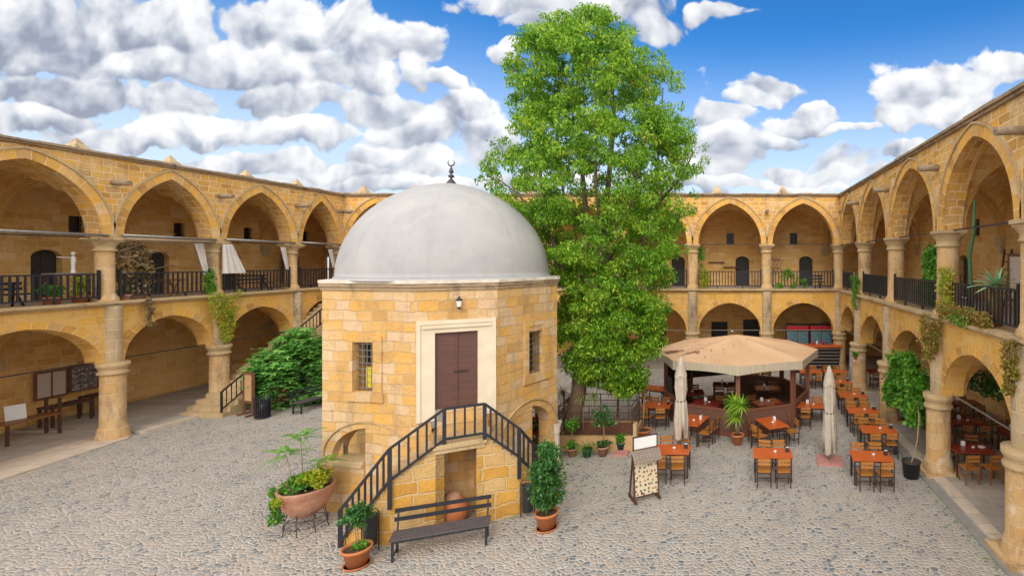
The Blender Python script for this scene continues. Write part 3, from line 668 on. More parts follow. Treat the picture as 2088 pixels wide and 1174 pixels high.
# ------------------------------------------------------------------ domed mosque on arches
PH = R(30); MC = Vector((-8.65, 15.33, 0))
mosque = thing('domed_mosque', 'small octagonal sandstone mosque with grey dome and maroon door', 'mosque', MC, PH)
def mloc(px, ly):                # local x on plane ly whose photo column is px
    c, s = math.cos(PH), math.sin(PH); bx_, by_ = MC.x - ly * s, MC.y + ly * c; k_ = (px - PX) / F
    return (k_ * by_ - bx_) / (c - k_ * s)
def mlocy(px, lx):
    c, s = math.cos(PH), math.sin(PH); bx_, by_ = MC.x + lx * c, MC.y + lx * s; k_ = (px - PX) / F
    return (k_ * by_ - bx_) / (-s - k_ * c)
AP = 2.81
c2x, c3x = mloc(846, -AP), mloc(1014, -AP); OX = .36
OC = [(mloc(657, -1.05), -1.05), (c2x, -AP), (c3x, -AP), (mloc(1136, -1.2), -1.2), (OX + 2.86, 1.2), (OX + 1.2, AP), (OX - 1.2, AP), (OX - 2.86, 1.2)]
# fit the two outer visible corners to their photo columns
def pxof(lx, ly, z=0):
    c, s = math.cos(PH), math.sin(PH); X, Y = MC.x + lx * c - ly * s, MC.y + lx * s + ly * c; return PX + F * X / Y, PY + F * (EYE - z) / Y
print('MOSQUE corners', OC, 'px', [tuple(round(v_) for v_ in pxof(*p, 5.8)) for p in OC])
def oct_face(i):
    a, b_ = Vector((*OC[i], 0)), Vector((*OC[(i + 1) % 8], 0)); d = b_ - a; return a, d.length, math.atan2(d.y, d.x)
ZR, TH = 5.86, .45
def put(mb, src, a, ang):        # move wall built along x into the face's frame (wall y+ is inwards)
    c, s = math.cos(ang), math.sin(ang)
    for fc in src.f:
        mb.face([(a.x + src.v[i][0] * c - src.v[i][1] * s, a.y + src.v[i][0] * s + src.v[i][1] * c, src.v[i][2]) for i in fc])
wl, rgm, hdm, infill, sillm = MB(), MB(), MB(), MB(), MB()
faces = {}
for i in range(8):
    a, L, ang = oct_face(i); tmp, r1_, r2_ = MB(), MB(), MB(); holes = []
    if i in (0, 2, 4, 5, 6, 7):
        w_ = L / 2 - .30; pr = arch_pts(w_, .80, 10); holes.append((L / 2 - w_, L / 2 + w_, 0, [(L / 2 + x, 1.42 + z) for x, z in pr]))
        ring(r2_, L / 2, 1.42, w_, .80, .27, -.045, 0, tin=-.235)
    if i in (0, 2): cw = L * (.455 if i == 0 else .60); holes.append((cw - .30, cw + .30, 3.13, 4.40))
    if i == 1: dc = mloc(931, -AP) - OC[1][0]; holes.append((dc - .56, dc + .56, 2.1, 4.86))
    wall(tmp, 0, L, 0, TH, 0 if i != 1 else .0, ZR, holes); put(wl, tmp, a, ang)
    if r2_.f: hdm = MB(); put(hdm, r2_, a, ang); hdm.build('arch_moulding', 'trim', mosque)
    faces[i] = (a, L, ang, holes)
def infr(i):                     # empty-free transform: returns function mapping face coords to local
    a, L, ang, _ = faces[i]; c, s = math.cos(ang), math.sin(ang)
    return lambda x, y, z: (a.x + x * c - y * s, a.y + x * s + y * c, z)
wl.build('octagonal_wall', 'mosque', mosque)
# infill walls of the arches beside the stairs, and sill walls
def fbox(mb, i, x0, x1, y0, y1, z0, z1):
    f = infr(i); P = [f(x, y, z) for z in (z0, z1) for y in (y0, y1) for x in (x0, x1)]
    for q4 in ((0, 2, 3, 1), (4, 5, 7, 6), (0, 1, 5, 4), (2, 6, 7, 3), (0, 4, 6, 2), (1, 3, 7, 5)): mb.face([P[j] for j in q4])
L0, L2 = faces[0][1], faces[2][1]
for a_i, b_i, c_i in ((0, L0 * .47, L0 - .1), (2, .1, L2 * .55)): inf = MB(); fbox(inf, a_i, b_i, c_i, .012, .40, 0, 2.35); inf.build('arch_infill_wall', 'mosque', mosque)
sl = MB(); fbox(sl, 0, .1, L0 * .468, -.03, .40, 0, 1.22); sl.build('parapet', 'mosque', mosque)
sl = MB(); fbox(sl, 0, .02, L0 * .468, -.10, .46, 1.222, 1.29); fbox(sl, 0, .04, L0 * .468, -.06, .42, 1.292, 1.36); sl.build('parapet_coping', 'trim', mosque)
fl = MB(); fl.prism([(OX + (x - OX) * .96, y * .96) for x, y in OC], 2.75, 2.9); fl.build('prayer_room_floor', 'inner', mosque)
# cornice, roof rim, dome
def lerp_(a, b_, t): return tuple(x + (y - x) * t for x, y in zip(a, b_))
def ocr(k_): return [(OX + (x - OX) * k_, y * k_) for x, y in OC]
cn = MB(); cn.prism(ocr(1.012), ZR - .14, ZR - .05); cn.prism(ocr(1.024), ZR - .048, ZR + .04); cn.build('cornice', 'cap', mosque)
ed = []
for i in range(8):
    a, b_ = ocr(1.036)[i], ocr(1.036)[(i + 1) % 8]
    for j_ in range(14):
        q_ = lerp_(a, b_, j_ / 14); k_ = 1 + rnd.uniform(-.012, .006); ed.append((OX + (q_[0] - OX) * k_, q_[1] * k_))
cn = MB(); cn.prism(ed, ZR + .042, ZR + .12); cn.build('roof_edge', 'white_mortar', mosque)
OD = .10; DR = 2.83; pr = []
for i in range(25):
    t = i / 24 * PI / 2; pr.append((DR * math.cos(t) ** .95 if i < 24 else 0, 2.72 * math.sin(t) + .14 * (i / 24) ** 3))
MB().lathe([(DR + .06, -.02), (DR + .02, .06)] + pr, (OD, 0, ZR + .13), 72).build('dome', 'plaster', mosque)
zt_ = ZR + .13 + 2.86
fn = MB(); fn.lathe([(.17, -.06), (.16, -.02), (.07, .10), (.03, .14), (.03, .16), (.085, .20), (.085, .24), (.03, .28), (.025, .30), (.07, .34), (.06, .38), (.02, .50), (.012, .54)], (OD, 0, zt_), 14); 
cp = []
for i in range(15):
    t = -PI / 2 + (i - 7) / 7 * 2.35; cp.append((.10 * math.cos(t), 0, zt_ + .64 + .10 * math.sin(t)))
fo = fn.build('finial', 'finial', mosque)
MB().tube([(OD + c_[0] * math.cos(-PH), c_[0] * math.sin(-PH), c_[2]) for c_ in cp], [.006 + .016 * math.sin(PI * i / 14) for i in range(15)], 6).build('crescent', 'finial', fo)
# door
f1 = infr(1); a1, L1, ang1, h1 = faces[1]; dc = (h1[0][0] + h1[0][1]) / 2
zf0, zd, zfT = 2.42, 4.86, 5.09
zdoor = at(931, 676, 12.96).z; zfr = at(930, 651, 12.96).z
du, fw0, fw1 = .50, mloc(849, -AP) - OC[1][0], mloc(1011, -AP) - OC[1][0]
dl, dr = mloc(887, -AP) - OC[1][0], mloc(974, -AP) - OC[1][0]
fr = MB(); fbox(fr, 1, fw0, dl, -.05, .10, zf0, zfr); fbox(fr, 1, dr, fw1, -.05, .10, zf0, zfr); fbox(fr, 1, dl, dr, -.05, .10, zdoor, zfr)
fbox(fr, 1, fw0, fw0 + .09, -.075, -.052, zf0, zfr); fbox(fr, 1, fw1 - .09, fw1, -.075, -.052, zf0, zfr); fbox(fr, 1, fw0 + .09, fw1 - .09, -.074, -.052, zfr - .1, zfr)
fbox(fr, 1, fw0 + .13, fw1 - .13, -.09, -.052, zfr - .20, zfr - .155)
fr.build('door_surround', 'marble', mosque)
dd = MB(); dm = (dl + dr) / 2; fbox(dd, 1, dl, dm - .008, .04, .09, 2.68, zdoor + .005); fbox(dd, 1, dm + .008, dr, .05, .09, 2.68, zdoor + .005); fbox(dd, 1, dm - .02, dm + .02, .02, .05, 2.68, zdoor)
dr_ = dd.build('door', 'doorwood', mosque)
hb = MB(); fbox(hb, 1, dm - .08, dm + .26, .0, .018, 3.60, 3.625); hb.build('door_bar', 'metal', dr_)
# windows
for i in (0, 2):
    a, L, ang, hs = faces[i]; h = hs[-1]
    fr = MB(); x0, x1, z0, z1 = h[0], h[1], h[2], h[3]
    fbox(fr, i, x0 - .17, x0 - .002, -.035, .12, z0, z1 + .16); fbox(fr, i, x1 + .002, x1 + .26, -.035, .12, z0, z1 + .16); fbox(fr, i, x0 - .17, x1 + .26, -.036, .10, z1 + .162, z1 + .30) if i == 2 else fbox(fr, i, x0, x1, -.033, .1, z1 + .002, z1 + .16)
    fbox(fr, i, x0 - .2, x1 + .30, -.05, .14, z0 - .24, z0 - .003); fr.build('window_surround', 'mosque', mosque)
    wn_ = MB(); fbox(wn_, i, x0, x1, .34, .36, z0, z1); wo_ = wn_.build('window', 'void', mosque)
    gr = MB()
    for j in range(5): xx = x0 + .05 + (x1 - x0 - .10) * j / 4; fbox(gr, i, xx - .007, xx + .007, .10, .118, z0 - .02, z1)
    for j in range(8): zz = z0 + .08 + (z1 - z0 - .14) * j / 7; fbox(gr, i, x0, x1, .082, .10, zz - .007, zz + .007)
    gr.build('grille', 'steel', wo_)
    if i == 0:
        yb_ = MB(); fbox(yb_, 0, x0 + .20, x0 + .48, .17, .18, z0 + .08, z0 + .60); yb_.build('yellow_panel', 'yellow', wo_)
        yb_ = MB(); fbox(yb_, 0, x0 + .13, x0 + .55, .181, .20, z0 + .01, z0 + .68); yb_.build('picture_frame', 'brown_panel', wo_)
# lantern
lx_ = mloc(936, -AP) - OC[1][0]; p = f1(lx_, -.14, at(936, 615, 12.9).z)
lt = MB(); lt.lathe([(.0, .15), (.03, .12), (.02, .10), (.085, .05), (.085, .03)], p, 6, False); lt.lathe([(.03, -.16), (.05, -.13), (.015, -.20)], p, 6, False)
q5 = f1(lx_, -.002, p[2] - .12); lt.tube([q5, (p[0], p[1], p[2] - .17)], .012)
lo_ = lt.build('wall_lantern', 'metal', mosque); MB().lathe([(.045, -.13), (.07, .03)], p, 6, False).build('lantern_glass', 'white', lo_)
# marble column at the right front corner (under corner 3)
cl = MB(); cc = (OC[3][0] - .2, OC[3][1] + .05); cl.lathe([(.17, 0), (.17, .12), (.13, .16), (.12, 1.05), (.15, 1.1), (.13, 1.16), (.20, 1.40)], (cc[0] + .16, cc[1] - .02, 0), 16)
cl.build('marble_column', 'white_mortar', mosque)

# stairs in front of the mosque: landing and two winding flights
stair = thing('double_staircase', 'eroded sandstone double staircase rising to the maroon mosque door', 'staircase', MC, PH)
YF = -3.85; lL, lR = mloc(906, YF), mloc(988, YF); bL, bR = mloc(795, YF), mloc(1058, YF)
eL, eR = (-2.15, -3.30), (bR + .95, -3.25)
nL, nR = mloc(888, YF), mloc(972, YF)
OUT = [(eL[0], eL[1], 0.0), (bL, YF, 1.36), (lL, YF, 2.12), (lR, YF, 2.12), (bR, YF, 1.36), (eR[0], eR[1], 0.0)]
INN = [(-1.9, -2.55), (bL * .9, -2.80), (lL, -2.80), (lR, -2.80), (bR * .9, -2.80), (2.15, -2.55)]
def lerp(a, b_, t): return tuple(x + (y - x) * t for x, y in zip(a, b_))
st = MB(); tr = MB()
def steps(i, j, n):
    for k_ in range(n):
        t0, t1 = k_ / n, (k_ + 1) / n; o0, o1 = lerp(OUT[i], OUT[j], t0), lerp(OUT[i], OUT[j], t1); n0, n1 = lerp(INN[i], INN[j], t0), lerp(INN[i], INN[j], t1)
        z = max(o0[2], o1[2]); z0 = 0
        poly = [o0[:2], o1[:2], n1, n0]
        ar = sum(poly[q_][0] * poly[(q_ + 1) % 4][1] - poly[(q_ + 1) % 4][0] * poly[q_][1] for q_ in range(4))
        if ar < 0: poly = poly[::-1]
        st.prism(poly, z0, z - .05); cxm = sum(p_[0] for p_ in poly) / 4; cym = sum(p_[1] for p_ in poly) / 4
        tr.prism([(cxm + (p_[0] - cxm) * 1.03, cym + (p_[1] - cym) * 1.03) for p_ in poly], z - .048, z)
steps(0, 1, 7); steps(1, 2, 4); steps(3, 4, 4); steps(4, 5, 7)
st.bx(lL, nL, YF, -2.8, 0, 2.0); st.bx(nR, lR, YF, -2.8, 0, 2.0)
st.build('masonry_body', 'rough', stair); tr.build('treads', 'trim', stair)
la = MB(); la.bx(nL - .06, lR + .05, YF - .08, -2.8, 2.002, 2.12); la.bx(nL - .02, lR, YF - .04, -2.8, 1.90, 2.0); la.build('landing', 'trim', stair)
ds = MB(); ds.bx(lL - .15, lR + .12, -3.10, -2.82, 2.122, 2.38); ds.bx(lL - .05, lR + .02, -2.99, -2.82, 2.384, 2.66); ds.bx(nL, nR, -2.87, -2.82, .02, 1.9); ds.build('niche_back_and_sill', 'mosque', stair)
rl_ = MB()
def rail(a, b_, n, h=.82, post=True):
    a, b_ = Vector(a), Vector(b_); U = Vector((0, 0, h)); lo_ = Vector((0, 0, .10))
    rl_.bar(a + U, b_ + U, .06, .055); rl_.bar(a + lo_, b_ + lo_, .06, .05)
    for i in range(1, n): p_ = a.lerp(b_, i / n); rl_.bar(p_ + lo_, p_ + U, .045, .045)
yo = YF - .05
RP = [(eL[0], eL[1] - .05, .02), (bL, yo, 1.40), (lL, yo, 2.14), (lR, yo, 2.14), (bR, yo, 1.40), (eR[0], eR[1] - .05, .02)]
for (i, j, n) in ((0, 1, 8), (1, 2, 6), (2, 3, 4), (3, 4, 6), (4, 5, 8)): rail(RP[i], RP[j], n)
for i, dn in ((0, .3), (1, .55), (2, .0), (3, .05), (4, .45), (5, .3)):
    p_ = Vector(RP[i]); rl_.bar((p_.x, p_.y, max(.0, p_.z - dn)), (p_.x, p_.y, p_.z + .82), .085, .085)
rl_.bar((eL[0] + .12, eL[1] - .03, 0), (eL[0] + .12, eL[1] - .03, .9), .06, .06)
rl_.build('stair_railing', 'metal', stair)

# ------------------------------------------------------------------ clay jar, bench, bins, pots by the mosque
def mw(lx, ly, z=0):
    c, s = math.cos(PH), math.sin(PH); return Vector((MC.x + lx * c - ly * s, MC.y + lx * s + ly * c, z))
jx = mloc(923, -3.45); jw = mw(jx, -3.45)
j = thing('clay_jar', 'red clay jar tipped upside down in the niche under the mosque landing', 'jar', jw)
MB().lathe([(.0, 0), (.20, .0), (.31, .14), (.35, .30), (.31, .46), (.22, .60), (.20, .62)], (0, 0, 0), 28).build('body', 'terra', j)
MB().lathe([(.20, .62), (.17, .70), (.11, .76), (.0, .78)], (0, 0, 0), 24).build('worn_base', 'terra_old', j)
def bench(label, loc, rz, L, back=True, sm='benchwood'):
    t = thing('park_bench', label, 'bench', loc, rz)
    s_ = MB()
    for i in range(5): s_.box((0, -.17 + i * .10, .46 + rnd.uniform(-.003, .003)), (L, .066, .035))
    s_.build('seat', sm, t)
    if back:
        bk = MB(); bk.box((0, .30, .70), (L, .03, .085)); bk.box((0, .34, .88), (L, .03, .085)); bk.build('backrest', 'metal', t)
    for sx in (-1, 1):
        f = MB(); x = sx * (L / 2 - .07); f.box((x, -.18, .22), (.045, .045, .44)); f.bar((x, .22, 0), (x, .22, .46), .045); f.box((x, .02, .43), (.04, .42, .04)); f.box((x, .02, .10), (.03, .40, .03))
        if back: f.bar((x, .24, .44), (x, .36, .92), .035)
        f.build('leg_frame', 'metal', t)
    f = MB(); f.box((0, -.20, .425), (L - .1, .03, .035)); f.box((0, .2, .425), (L - .1, .03, .035)); f.build('seat_rail', 'metal', t)
    return t
pa, pb = gp(800, 1146), gp(991, 1111); d_ = pb - pa; an = math.atan2(d_.y, d_.x); mid = (pa + pb) / 2
bench('weathered grey slatted bench with black backrest standing before the mosque stairs', (mid.x - .18 * math.sin(an), mid.y + .18 * math.cos(an), 0), an, d_.length + .14)
bench('dark slatted bench in front of the fig bushes on the left', (-18.1, 22.2, 0), R(82), 2.3)
def hoop_bin(label, loc, rz):
    t = thing('litter_bin', label, 'litter bin', loc, rz, 'slim black bins beside the mosque stairs')
    MB().lathe([(.0, .14), (.125, .14), (.13, .16), (.135, .78), (.14, .80), (.125, .80), (.12, .5), (0, .5)], (0, 0, 0), 20).build('bucket', 'black_pot', t)
    h = MB(); h.tube([(-.16, 0, 0), (-.16, 0, .86), (-.12, 0, .93), (.12, 0, .93), (.16, 0, .86), (.16, 0, 0)], .014, 6); h.bar((-.16, 0, .5), (.16, 0, .5), .012); h.build('hoop_frame', 'metal', t)
    return t
b1 = gp(755, 1122); hoop_bin('slim black hoop bin behind the foreground potted fig', (b1.x, b1.y, 0), R(20))
b2 = gp(1076, 1052); hoop_bin('slim black hoop bin between the stairs and the tall potted shrub', (b2.x, b2.y, 0), R(20))

def pot(parent, r, h, mat='terra', saucer=True, rim=True):
    pr = [(r * .66, .02), (r * .92, h * .84), (r * 1.04, h * .85), (r * 1.06, h), (r * .94, h), (r * .90, h * .88)] if rim else [(r * .78, 0), (r, h), (r * .95, h), (r * .93, h * .9)]
    o = MB().lathe([(0, .02)] + pr, (0, 0, 0), 24).build('pot', mat, parent)
    MB().lathe([(r * .91, h * .885), (0, h * .9)], (0, 0, 0), 16).build('soil', 'soil', parent)
    if saucer: MB().lathe([(0, .0), (r * .85, .0), (r * .95, .05), (r * .88, .05), (r * .84, .02)], (0, 0, 0), 24).build('saucer', mat, parent)
    return o
def strap(mb, base, dirv, L, w, sag, n=5):   # long strap leaf
    base = Vector(base); d = Vector(dirv).normalized(); sd_ = d.cross(Vector((0, 0, 1)))
    if sd_.length < .05: sd_ = Vector((1, 0, 0))
    sd_.normalize(); pts = []
    for i in range(n + 1):
        t = i / n; p_ = base + d * L * t - Vector((0, 0, 1)) * sag * L * t * t; ww = w * (1 - t) ** .7 * (0.6 + 1.2 * min(t * 3, 1) * .35)
        pts.append((p_ - sd_ * ww / 2, p_ + sd_ * ww / 2 + Vector((0, 0, w * .12))))
    for i in range(n): mb.face([pts[i][0], pts[i][1], pts[i + 1][1], pts[i + 1][0]], smooth=True)
def rosette(mb, c, n, L, w, sag=.5, up=.3):
    for i in range(n):
        a = i * 2.399; e = up + (1.15 - up) * ((i / n) ** 1.2)
        strap(mb, c, (math.cos(a) * math.cos(e), math.sin(a) * math.cos(e), math.sin(e)), L * rnd.uniform(.8, 1.1), w, sag * (1 - .6 * i / n))
# foreground ficus
p_ = gp(728, 1152); t = thing('potted_ficus', 'small leafy ficus in an orange terracotta pot at the foot of the stairs', 'potted plant', (p_.x, p_.y, 0))
pot(t, .27, .40)
MB().tube([(0, 0, .34), (.02, .0, .6), (-.02, .02, .85), (.0, .0, 1.1)], [.018, .016, .014, .01]).tube([(0, 0, .34), (-.05, .03, .6), (-.08, .02, .9)], [.012, .01, .008]).build('stem', 'drywood', t)
cs = ball((0, 0, 1.08), (.28, .28, .34), 42, .1); leaves('foliage', 'leaf_dark', t, clumps(cs, .09, 38), .062, .55, .3)
leaves('undergrowth_leaves', 'leaf_mid', t, clumps(ball((.05, 0, .44), (.18, .18, .05), 12, .1), .06, 16), .055, .6, .0)
mbx = MB(); [strap(mbx, (.12, .05, .40), (math.cos(a), math.sin(a), 1.0), .24, .05, .5) for a in np.linspace(0, 5.6, 8)]; mbx.build('succulent_leaves', 'leaf_mid', t)
# tall shrub in pot
p_ = gp(1115, 1077); t = thing('potted_laurel', 'tall dark evergreen shrub in a terracotta pot right of the stairs', 'potted plant', (p_.x, p_.y, 0))
pot(t, .27, .42)
MB().tube([(0, 0, .34), (.03, 0, .9), (0, .02, 1.7)], [.025, .02, .008]).tube([(0, 0, .36), (-.12, .05, 1.0)], [.018, .008]).tube([(0, 0, .36), (.14, -.03, 1.1)], [.018, .008]).build('stem', 'drywood', t)
cs = np.array([(rr * math.cos(a), rr * math.sin(a), z) for z in np.linspace(.62, 2.02, 24) for a, rr in ((rnd.uniform(0, 6.28), rnd.uniform(.1, .40) * max(.12, (1 - abs((z - 1.2) / .95) ** 2.2))) for _ in range(6))])
leaves('foliage', 'leaf_dark', t, clumps(cs, .12, 46), .072, .5, .5)
leaves('yellow_leaves', 'leaf_yel', t, clumps(cs[::9] * .95, .08, 10), .06, .4, .5)
# clay bowl planter on wire stand
p_ = gp(624, 1076); t = thing('bowl_planter', 'big cracked clay bowl planter of yellow green plants on a wire stand', 'planter', (p_.x, p_.y, 0))
BR = .56
MB().lathe([(.0, .28), (.10, .29), (.18, .32), (.33, .43), (.45, .59), (.525, .80), (BR, .98), (BR + .01, 1.03), (BR - .045, 1.03), (BR - .09, .93)], (0, 0, 0), 40, wob=lambda a: 1 + .012 * math.sin(3 * a) + .008 * math.sin(7 * a + 1)).build('bowl', 'terra_old', t)
MB().lathe([(BR - .09, .93), (0, .97)], (0, 0, 0), 24).build('soil', 'soil', t)
s_ = MB()
for i in range(8):
    a = i * PI / 4 + .2; s_.tube([(.36 * math.cos(a), .36 * math.sin(a), .50), (.46 * math.cos(a + .12), .46 * math.sin(a + .12), 0)], .011, 5)
for rr, zz in ((.36, .50), (.43, .16)): s_.tube([(rr * math.cos(a), rr * math.sin(a), zz) for a in np.linspace(0, 2 * PI, 17)], .009, 5, caps=False)
for i in range(4): a = i * PI / 4 + .2; s_.tube([(.42 * math.cos(a), .42 * math.sin(a), .16), (-.42 * math.cos(a), -.42 * math.sin(a), .16)], .007, 4)
s_.build('wire_stand', 'finial', t)
leaves('foliage', 'leaf_mid', t, clumps(ball((-.05, 0, 1.12), (.48, .47, .12), 70, .1), .10, 34), .055, .7, .1)
leaves('yellow_foliage', 'leaf_yel', t, clumps(ball((.22, .05, 1.24), (.36, .36, .20), 56, .1), .10, 40), .055, .8, .0)
tr_ = [(-.50 + .03 * math.sin(z * 9), -.22 + rnd.uniform(-.12, .12), 1.05 - z) for z in np.linspace(0, .78, 30)]
leaves('trailing_stems', 'leaf_mid', t, clumps(np.array(tr_), .12, 34), .055, .7, .6)
leaves('trailing_sprays', 'leaf_yel', t, clumps(np.array([(-.1, -.56, 1.0), (-.12, -.59, .9), (-.3, -.49, .9), (-.32, -.51, .8)]), .07, 40), .045, .7, .4)
for c_ in ((-.15, -.35, 1.2), (.0, -.45, 1.12)): leaves('flower', 'flower_pink', t, clumps(np.array([c_]), .03, 10), .05, .9, 0)
stm, fr_ = MB(), []
for (bx_, by_, H, lean) in ((-.12, .05, 1.2, -.06), (-.25, -.1, .85, -.16), (.40, .1, .62, .0)):
    top = Vector((bx_ + lean, by_, 1.0 + H)); stm.tube([(bx_, by_, .95), (bx_ + lean * .3, by_, 1.0 + H * .5), top], [.014, .011, .008], 5)
    for i in range(9):
        a = i * 2.4; e = rnd.uniform(-.1, .55); L = rnd.uniform(.42, .60); d = Vector((math.cos(a) * math.cos(e), math.sin(a) * math.cos(e), math.sin(e)))
        for q_ in range(12):
            tt = .15 + .85 * q_ / 11; c_ = top + d * L * tt - Vector((0, 0, .35 * L * tt * tt)); fr_ += [(c_, d, sgn, .13 * (1.05 - tt * .6)) for sgn in (-1, 1)]
stm.build('stem', 'drywood', t); fm = MB()
for (c_, d, sgn, L) in fr_:
    sd_ = d.cross(Vector((0, 0, 1))).normalized() * sgn; e_ = c_ + sd_ * L + d * L * .4 - Vector((0, 0, L * .2)); w_ = d * L * .2
    fm.face([c_, (c_ + e_) / 2 - w_, e_, (c_ + e_) / 2 + w_])
fm.build('pinnate_leaves', 'leaf_mid', t)

# ------------------------------------------------------------------ the big tree, its enclosure and pots
TB = Vector((-5.55, 17.7, .5))
tree = thing('courtyard_tree', 'tall broad green tree rising behind the domed mosque', 'tree', TB)
def TL(px, py, Y=17.7): return at(px, py, Y) - TB
tk = MB()
tk.tube([(-.05, 0, -.5), (-.02, 0, .3), TL(1180, 800), TL(1184, 740), TL(1190, 705)], [.36, .30, .27, .25, .24], 12)
limbs = [[TL(1186, 735), TL(1177, 670), TL(1185, 600), TL(1196, 520), TL(1196, 440, 17.6), TL(1186, 340), TL(1180, 200), TL(1178, 90)],
 [TL(1192, 715), TL(1212, 660), TL(1225, 600, 17.4), TL(1228, 500, 17.3), TL(1240, 380), TL(1252, 250), TL(1245, 120), TL(1240, 60)],
 [TL(1205, 680), TL(1250, 610, 17.9), TL(1300, 540, 18.1), TL(1330, 420, 18.2), TL(1345, 300, 18.2), TL(1352, 180, 18.2)],
 [TL(1180, 640), TL(1150, 560, 17.4), TL(1120, 470, 17.2), TL(1105, 380, 17.2), TL(1090, 250, 17.2), TL(1080, 120, 17.3)],
 [TL(1195, 470), TL(1150, 400, 18.2), TL(1135, 300, 18.5), TL(1140, 150, 18.6)],
 [TL(1225, 560, 17.4), TL(1280, 450, 16.9), TL(1310, 300, 16.7), TL(1320, 150, 16.8)],
 [TL(1120, 480, 17.2), TL(1060, 400, 17), TL(1010, 360, 16.9)], [TL(1330, 430, 18.2), TL(1390, 360, 18.2), TL(1420, 300, 18.2)],
 [TL(1228, 500, 17.3), TL(1215, 380, 16.5), TL(1215, 220, 16.3), TL(1210, 110, 16.5)]]
for l_ in limbs:
    n = len(l_); r0 = .18 if n > 6 else (.11 if n > 4 else .07)
    tk.tube(l_, [r0 * (1 - .82 * i / (n - 1)) for i in range(n)], 7)
tk.build('trunk', 'bark', tree)
# crown silhouette: (py, left px, right px)
SIL = [(24, 1215, 1250), (48, 1135, 1285), (70, 1080, 1300), (100, 1050, 1325), (140, 1038, 1375), (190, 1030, 1388), (240, 1052, 1398), (290, 1020, 1428), (330, 1005, 1430),
 (370, 985, 1418), (410, 1010, 1420), (450, 1050, 1408), (500, 1085, 1395), (550, 1108, 1378), (600, 1128, 1370), (650, 1132, 1366), (700, 1136, 1352), (740, 1150, 1330), (775, 1200, 1310), (800, 1230, 1290)]
def sil(py):
    for a, b_ in zip(SIL[:-1], SIL[1:]):
        if a[0] <= py <= b_[0]: t_ = (py - a[0]) / (b_[0] - a[0]); return a[1] + t_ * (b_[1] - a[1]), a[2] + t_ * (b_[2] - a[2])
    return SIL[-1][1:]
cs = []
for i in range(1650):
    py = 24 + 776 * rnd.random(); l_, r_ = sil(py)
    if rnd.random() > (r_ - l_ + 60) / 430: continue
    c_, hw_ = (l_ + r_) / 2, (r_ - l_) / 2 * .965; a = rnd.uniform(0, 2 * PI); rr = rnd.random() ** .38
    hx, hy = hw_ * 17.7 / F, min(hw_ * 17.7 / F * .8, 3.0)
    Y = 17.7 + rr * math.sin(a) * hy; X = rr * math.cos(a) * hx
    q_ = at(c_, py, 17.7) - TB + Vector((X, rr * math.sin(a) * hy, rnd.uniform(-.1, .1)))
    # gaps: carve holes with a smooth noise so that sky shows
    if py < 470 and math.sin(q_.x * 2.1 + 1.3) * math.sin(q_.z * 1.15 + .4) + .4 * math.sin(q_.x * 5 + q_.z * 3) > .78: continue
    cs.append(tuple(q_))
cs = np.array(cs)
# ragged single sprays outside the outline
ex = np.array([tuple(TL(px, py, 17.7 + rnd.uniform(-.8, .8))) for px, py in ((990, 350), (982, 365), (1005, 392), (1012, 292), (1032, 118), (1048, 76), (1090, 52), (1135, 45), (1160, 52), (1232, 28), (1275, 62), (1345, 108), (1352, 122), (1380, 152), (1388, 215), (1410, 250), (1436, 300), (1438, 325), (1425, 345), (1415, 395), (1395, 505), (1060, 455), (1118, 575))])
print('tree clumps', len(cs))
P_ = np.concatenate([clumps(cs, .32, 138, .7), clumps(ex, .22, 44, .8)])
cut = P_[:, 2] + TB.z
oc_ = P_ / (np.linalg.norm(P_, axis=1)[:, None]) * .3
leaves('crown', 'leaf_tree', tree, P_, .112, .38, .85)
leaves('rusty_leaves', 'leaf_rust', tree, clumps(cs[::6], .22, 9, .7), .10, .5, .6)
# enclosure
en = thing('tree_planter', 'low ochre planter wall with a rusty mesh fence around the tree', 'planter', (-4.6, 17.0, 0))
x0, x1, y1 = -1.30, 1.32, 1.55
w_ = MB(); w_.bx(x0, x1, 0, .15, 0, .52); w_.bx(x0, x0 + .15, .15, y1, 0, .52); w_.bx(x1 - .15, x1, .15, y1, 0, .52); w_.bx(x0, x1, y1, y1 + .15, 0, .52); w_.build('low_wall', 'ochre_plaster', en)
MB().bx(x1 + .0, x1 + .12, -.05, .2, 0, .95).build('end_post', 'trim', en)
MB().bx(x0 + .15, x1 - .15, .15, y1, 0, .48).build('soil', 'redmud', en)
f_ = MB(); 
for (a, b_) in (((x0 + .07, .07), (x1 - .07, .07)), ((x0 + .07, .07), (x0 + .07, y1 + .07)), ((x1 - .07, .07), (x1 - .07, y1 + .07)), ((x0 + .07, y1 + .07), (x1 - .07, y1 + .07))):
    for z in (.57, 1.30, 1.52): f_.bar((*a, z), (*b_, z), .022)
    L = math.dist(a, b_); n = int(L / .085)
    for i in range(n + 1):
        q_ = lerp(a, b_, i / n); big = i % 12 == 0; f_.bar((*q_, .52), (*q_, 1.54 if big else 1.30), .03 if big else .007)
    for i in range(9): f_.bar((*a, .62 + i * .08), (*b_, .62 + i * .08), .006)
f_.build('mesh_fence', 'oldwood', en)
